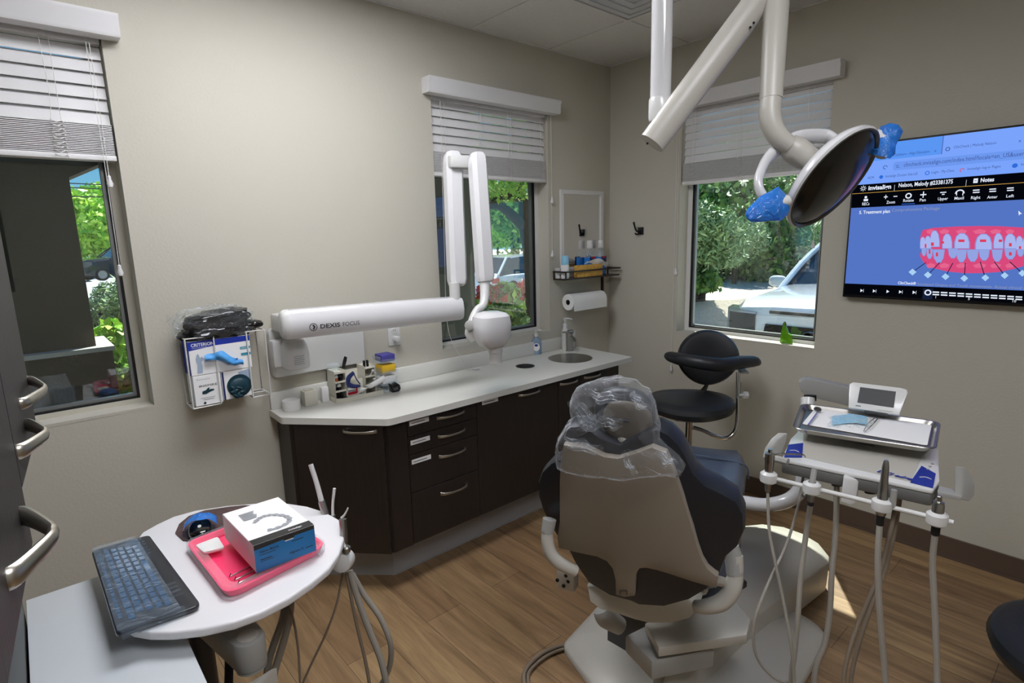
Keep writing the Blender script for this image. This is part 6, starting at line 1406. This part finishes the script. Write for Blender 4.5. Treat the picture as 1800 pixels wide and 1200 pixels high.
def bank(u, v):
    a = u*3; i = min(int(a), 2); fa = a-i; c = v*2; j = min(int(c), 1); fc = c-j
    p = (vv[i][j]*(1-fc)+vv[i][j+1]*fc)*(1-fa)+(vv[i+1][j]*(1-fc)+vv[i+1][j+1]*fc)*fa
    return p+V((0,0,.03*noise.noise(p*1.3)))
b.grid(bank, nr, nc); tag(b.build('gravel_bank', recalc=False), None, None, None, 'structure')
for q3, r3, n3, s3, m3, l3 in hedge:
    c3 = V(D(*q3)); pass
    bush('hedge_shrub','shrub',l3,c3,r3,n3,s3,m3,8,.6,None,.28 if m3 == 'leaf_sage' else .55)

def car(name, label, o, head, L, W, Ht, paint, clear=.22, hood=.30, suv=False):
    """o: point on the ground under the front bumper centre, head: driving direction"""
    o = V(o); hx = V((head[0],head[1],0)).normalized(); sy_ = V((hx.y,-hx.x,0)); t = thing(name, o-hx*(L/2), label, 'car')
    def X(x, y, z): return o-hx*(x*L)+sy_*(y*W/2)+Z3*z
    hz_ = Ht*(.66 if suv else .60); belt = Ht*(.62 if suv else .60)
    st_ = [(0,.84,clear+.08,hz_*.80),(.012,.93,clear+.02,hz_*.88),(.05,.985,clear,hz_*.94),(.13,.985,clear,hz_*.965),(hood,1.0,clear,hz_*1.0+.02),(.5,1.0,clear,belt+.03),(.8,1.0,clear,belt+.05),(.94,.97,clear+.02,belt+.05),(.985,.92,clear+.05,belt*.97),(1,.84,clear+.12,belt*.85)]
    R = []
    for x, w_, z0, z1 in st_:
        R.append([X(x,y*w_,z) for y, z in ((-.90,z0),(-1.0,z0+.08),(-1.0,z0+(z1-z0)*.60),(-.965,z1-(z1-z0)*.12),(-.86,z1),(-.45,z1+.025),(0,z1+.035),(.45,z1+.025),(.86,z1),(.965,z1-(z1-z0)*.12),(1.0,z0+(z1-z0)*.60),(1.0,z0+.08),(.90,z0))])
    MB(paint).loft(R).build('body', t, sharp=28)
    g = [(hood-.02,.84,belt),(hood+.13,.70,Ht-.05),(hood+.20,.68,Ht-.02),(.62,.68,Ht-.02),(.80 if not suv else .93,.70,Ht-.06),(.93 if not suv else .975,.82,belt+.03)]
    R = [[X(x,-w_-(.14*(z-belt<.1)),belt-.0),X(x,-w_,z),X(x,0,z+.02),X(x,w_,z),X(x,w_+(.14*(z-belt<.1)),belt-.0)] for x, w_, z in g]
    R = []
    for x, w_, z in g: R.append([X(x,-.93,belt-.02),X(x,-(.93+(w_-.93)*min(1,(z-belt)/(Ht-belt))),z),X(x,0,z+.025),X(x,(.93+(w_-.93)*min(1,(z-belt)/(Ht-belt))),z),X(x,.93,belt-.02)])
    MB('car_glass').loft(R).build('windows', t, sharp=25)
    g2 = [(hood+.12,.70,Ht-.055),(hood+.20,.695,Ht-.008),(.62,.695,Ht-.008),(.80 if not suv else .93,.71,Ht-.05)]
    MB(paint).loft([[X(x,-w_-.02,z-.04),X(x,-w_,z+.008),X(x,0,z+.035),X(x,w_,z+.008),X(x,w_+.02,z-.04),X(x,0,z-.02)] for x, w_, z in g2]).build('roof', t)
    b = MB(paint)
    for s_ in (-1,1):
        b.tube([X(hood-.03,s_*.93,belt+.01), X(hood+.055,s_*.83,(belt+Ht)/2+.03), X(hood+.135,s_*.72,Ht-.035)], .035, 8).tube([X(.80 if not suv else .93,s_*.73,Ht-.05), X(.95,s_*.92,belt+.02)], .04, 8, 0).tube([X(.55,s_*.72,Ht-.03), X(.56,s_*.94,belt)], .025, 8, 0)
    b.build('pillars', t)
    for s_ in (-1,1):
        for x in (.17,.80):
            c = X(x,s_*.90,.33); wl = MB('tyre').cyl(c-sy_*.11, c+sy_*.11, .33, n=28).build('wheel', t)
            MB('aluminium').cyl(c+sy_*s_*.10, c+sy_*s_*.118, .22, n=20).build('hubcap', wl)
        MB('headlamp').loft([[X(x,s_*y,z) for y,z in ((y0,z0),(y1,z0+.02),(y1,z1),(y0,z1-.01))] for x,y0,y1,z0,z1 in ((-.004,.60,.90,hz_*.60,hz_*.84),(.012,.60,.965,hz_*.60,hz_*.87),(.05,.70,1.005,hz_*.64,hz_*.88),(.085,.92,1.008,hz_*.72,hz_*.86))]).build('headlight', t)
        MB('tail_red').loft([[X(x,s_*y,z) for y,z in ((.62,belt*.72),(.97,belt*.74),(.97,belt*.92),(.62,belt*.90))] for x in (.95,.998)]).build('taillight', t)
        m_ = X(hood+.05,s_*1.12,belt+.10); MB(paint if suv else paint).ell(m_, (.06,.11,.075), rot_axes(hx, sy_, Z3), 16, 10, .7).tube([m_, X(hood+.05,s_*.93,belt+.03)], .02, 6, 0).build('side_mirror', t)
    MB('black').loft([[X(x,y,z) for y,z in ((-.54,hz_*.46),(.54,hz_*.46),(.48,hz_*.74),(-.48,hz_*.74))] for x in (.03,-.004)]).build('grille', t)
    MB('dark_grey').loft([[X(x,y,z) for y,z in ((-.45,hz_*.845),(.45,hz_*.845),(.45,hz_*.875),(-.45,hz_*.875))] for x in (.03,-.001)]).build('hood_gap', t)
    q = X(-.006,0,hz_*.66); b = MB('chrome'); 
    b.lathe(q, hx, [(.075,0),(.08,.005),(.072,.012),(.060,.012),(.058,.0)], 28, X=sy_, sy=.66); b.build('badge', t)
    return t
car('parked_car', 'white car parked close outside the right window, hood and headlight showing', (2.62,-.44,-.15), (-1,.0), 4.6, 1.90, 1.62, 'car_white', hood=.30, suv=True)
p0 = V(D(830,470,17.5)); p1 = V(D(921,470,19.8)); hd_ = (p1-p0); hd_.z = 0; hd_.normalize(); fr = p0+hd_*4.5; fr.z = -.40
car('parked_car', 'white coupe parked on the street beyond the back window', fr, (hd_.x,hd_.y), 4.5, 1.8, 1.42, 'car_white')
q0 = V(D(134,480,30)); q0.z = -.15
car('parked_car', 'dark pickup like car on the street in the left window', q0+V((0,0,0)), (-.96,-.28), 4.9, 1.9, 1.80, 'car_dark', suv=True)


# shared group phrases for the repeats that have none yet
GR = {'base_cabinet': 'dark wood cabinets under the counter', 'wall_cabinet': 'wall cabinets at the left edge', 'glove_box': 'glove boxes in the wire rack', 'mouthwash_bottle': 'mouthwash bottles on the wall shelf',
      'dropper_bottle': 'dropper bottles in the organiser', 'hand_instrument': 'steel hand instruments in the pink tray', 'suction_handpiece': 'handpieces at the rolling table', 'handpiece': 'handpieces on the holder bar',
      'hedge_shrub': 'shrubs and trees outside the right window', 'shrub': 'shrubs outside the left window', 'street_tree': 'trees outside the left window', 'power_line': 'overhead power lines', 'parked_car': 'parked cars outside',
      'dental_stool': 'charcoal dental stools', 'applicator': 'white applicators in the organiser', 'porch_pillar': 'stucco porch pillars', 'black_tip_case': 'black cases in the organiser', 'flowering_shrub': 'flowering shrubs outside the back window', 'garden_shrub': 'green shrubs outside the back window'}
for o in COL.objects:
    if o.parent is None and 'category' in o and 'group' not in o:
        g = GR.get(o.name.split('.')[0])
        if g: o['group'] = g
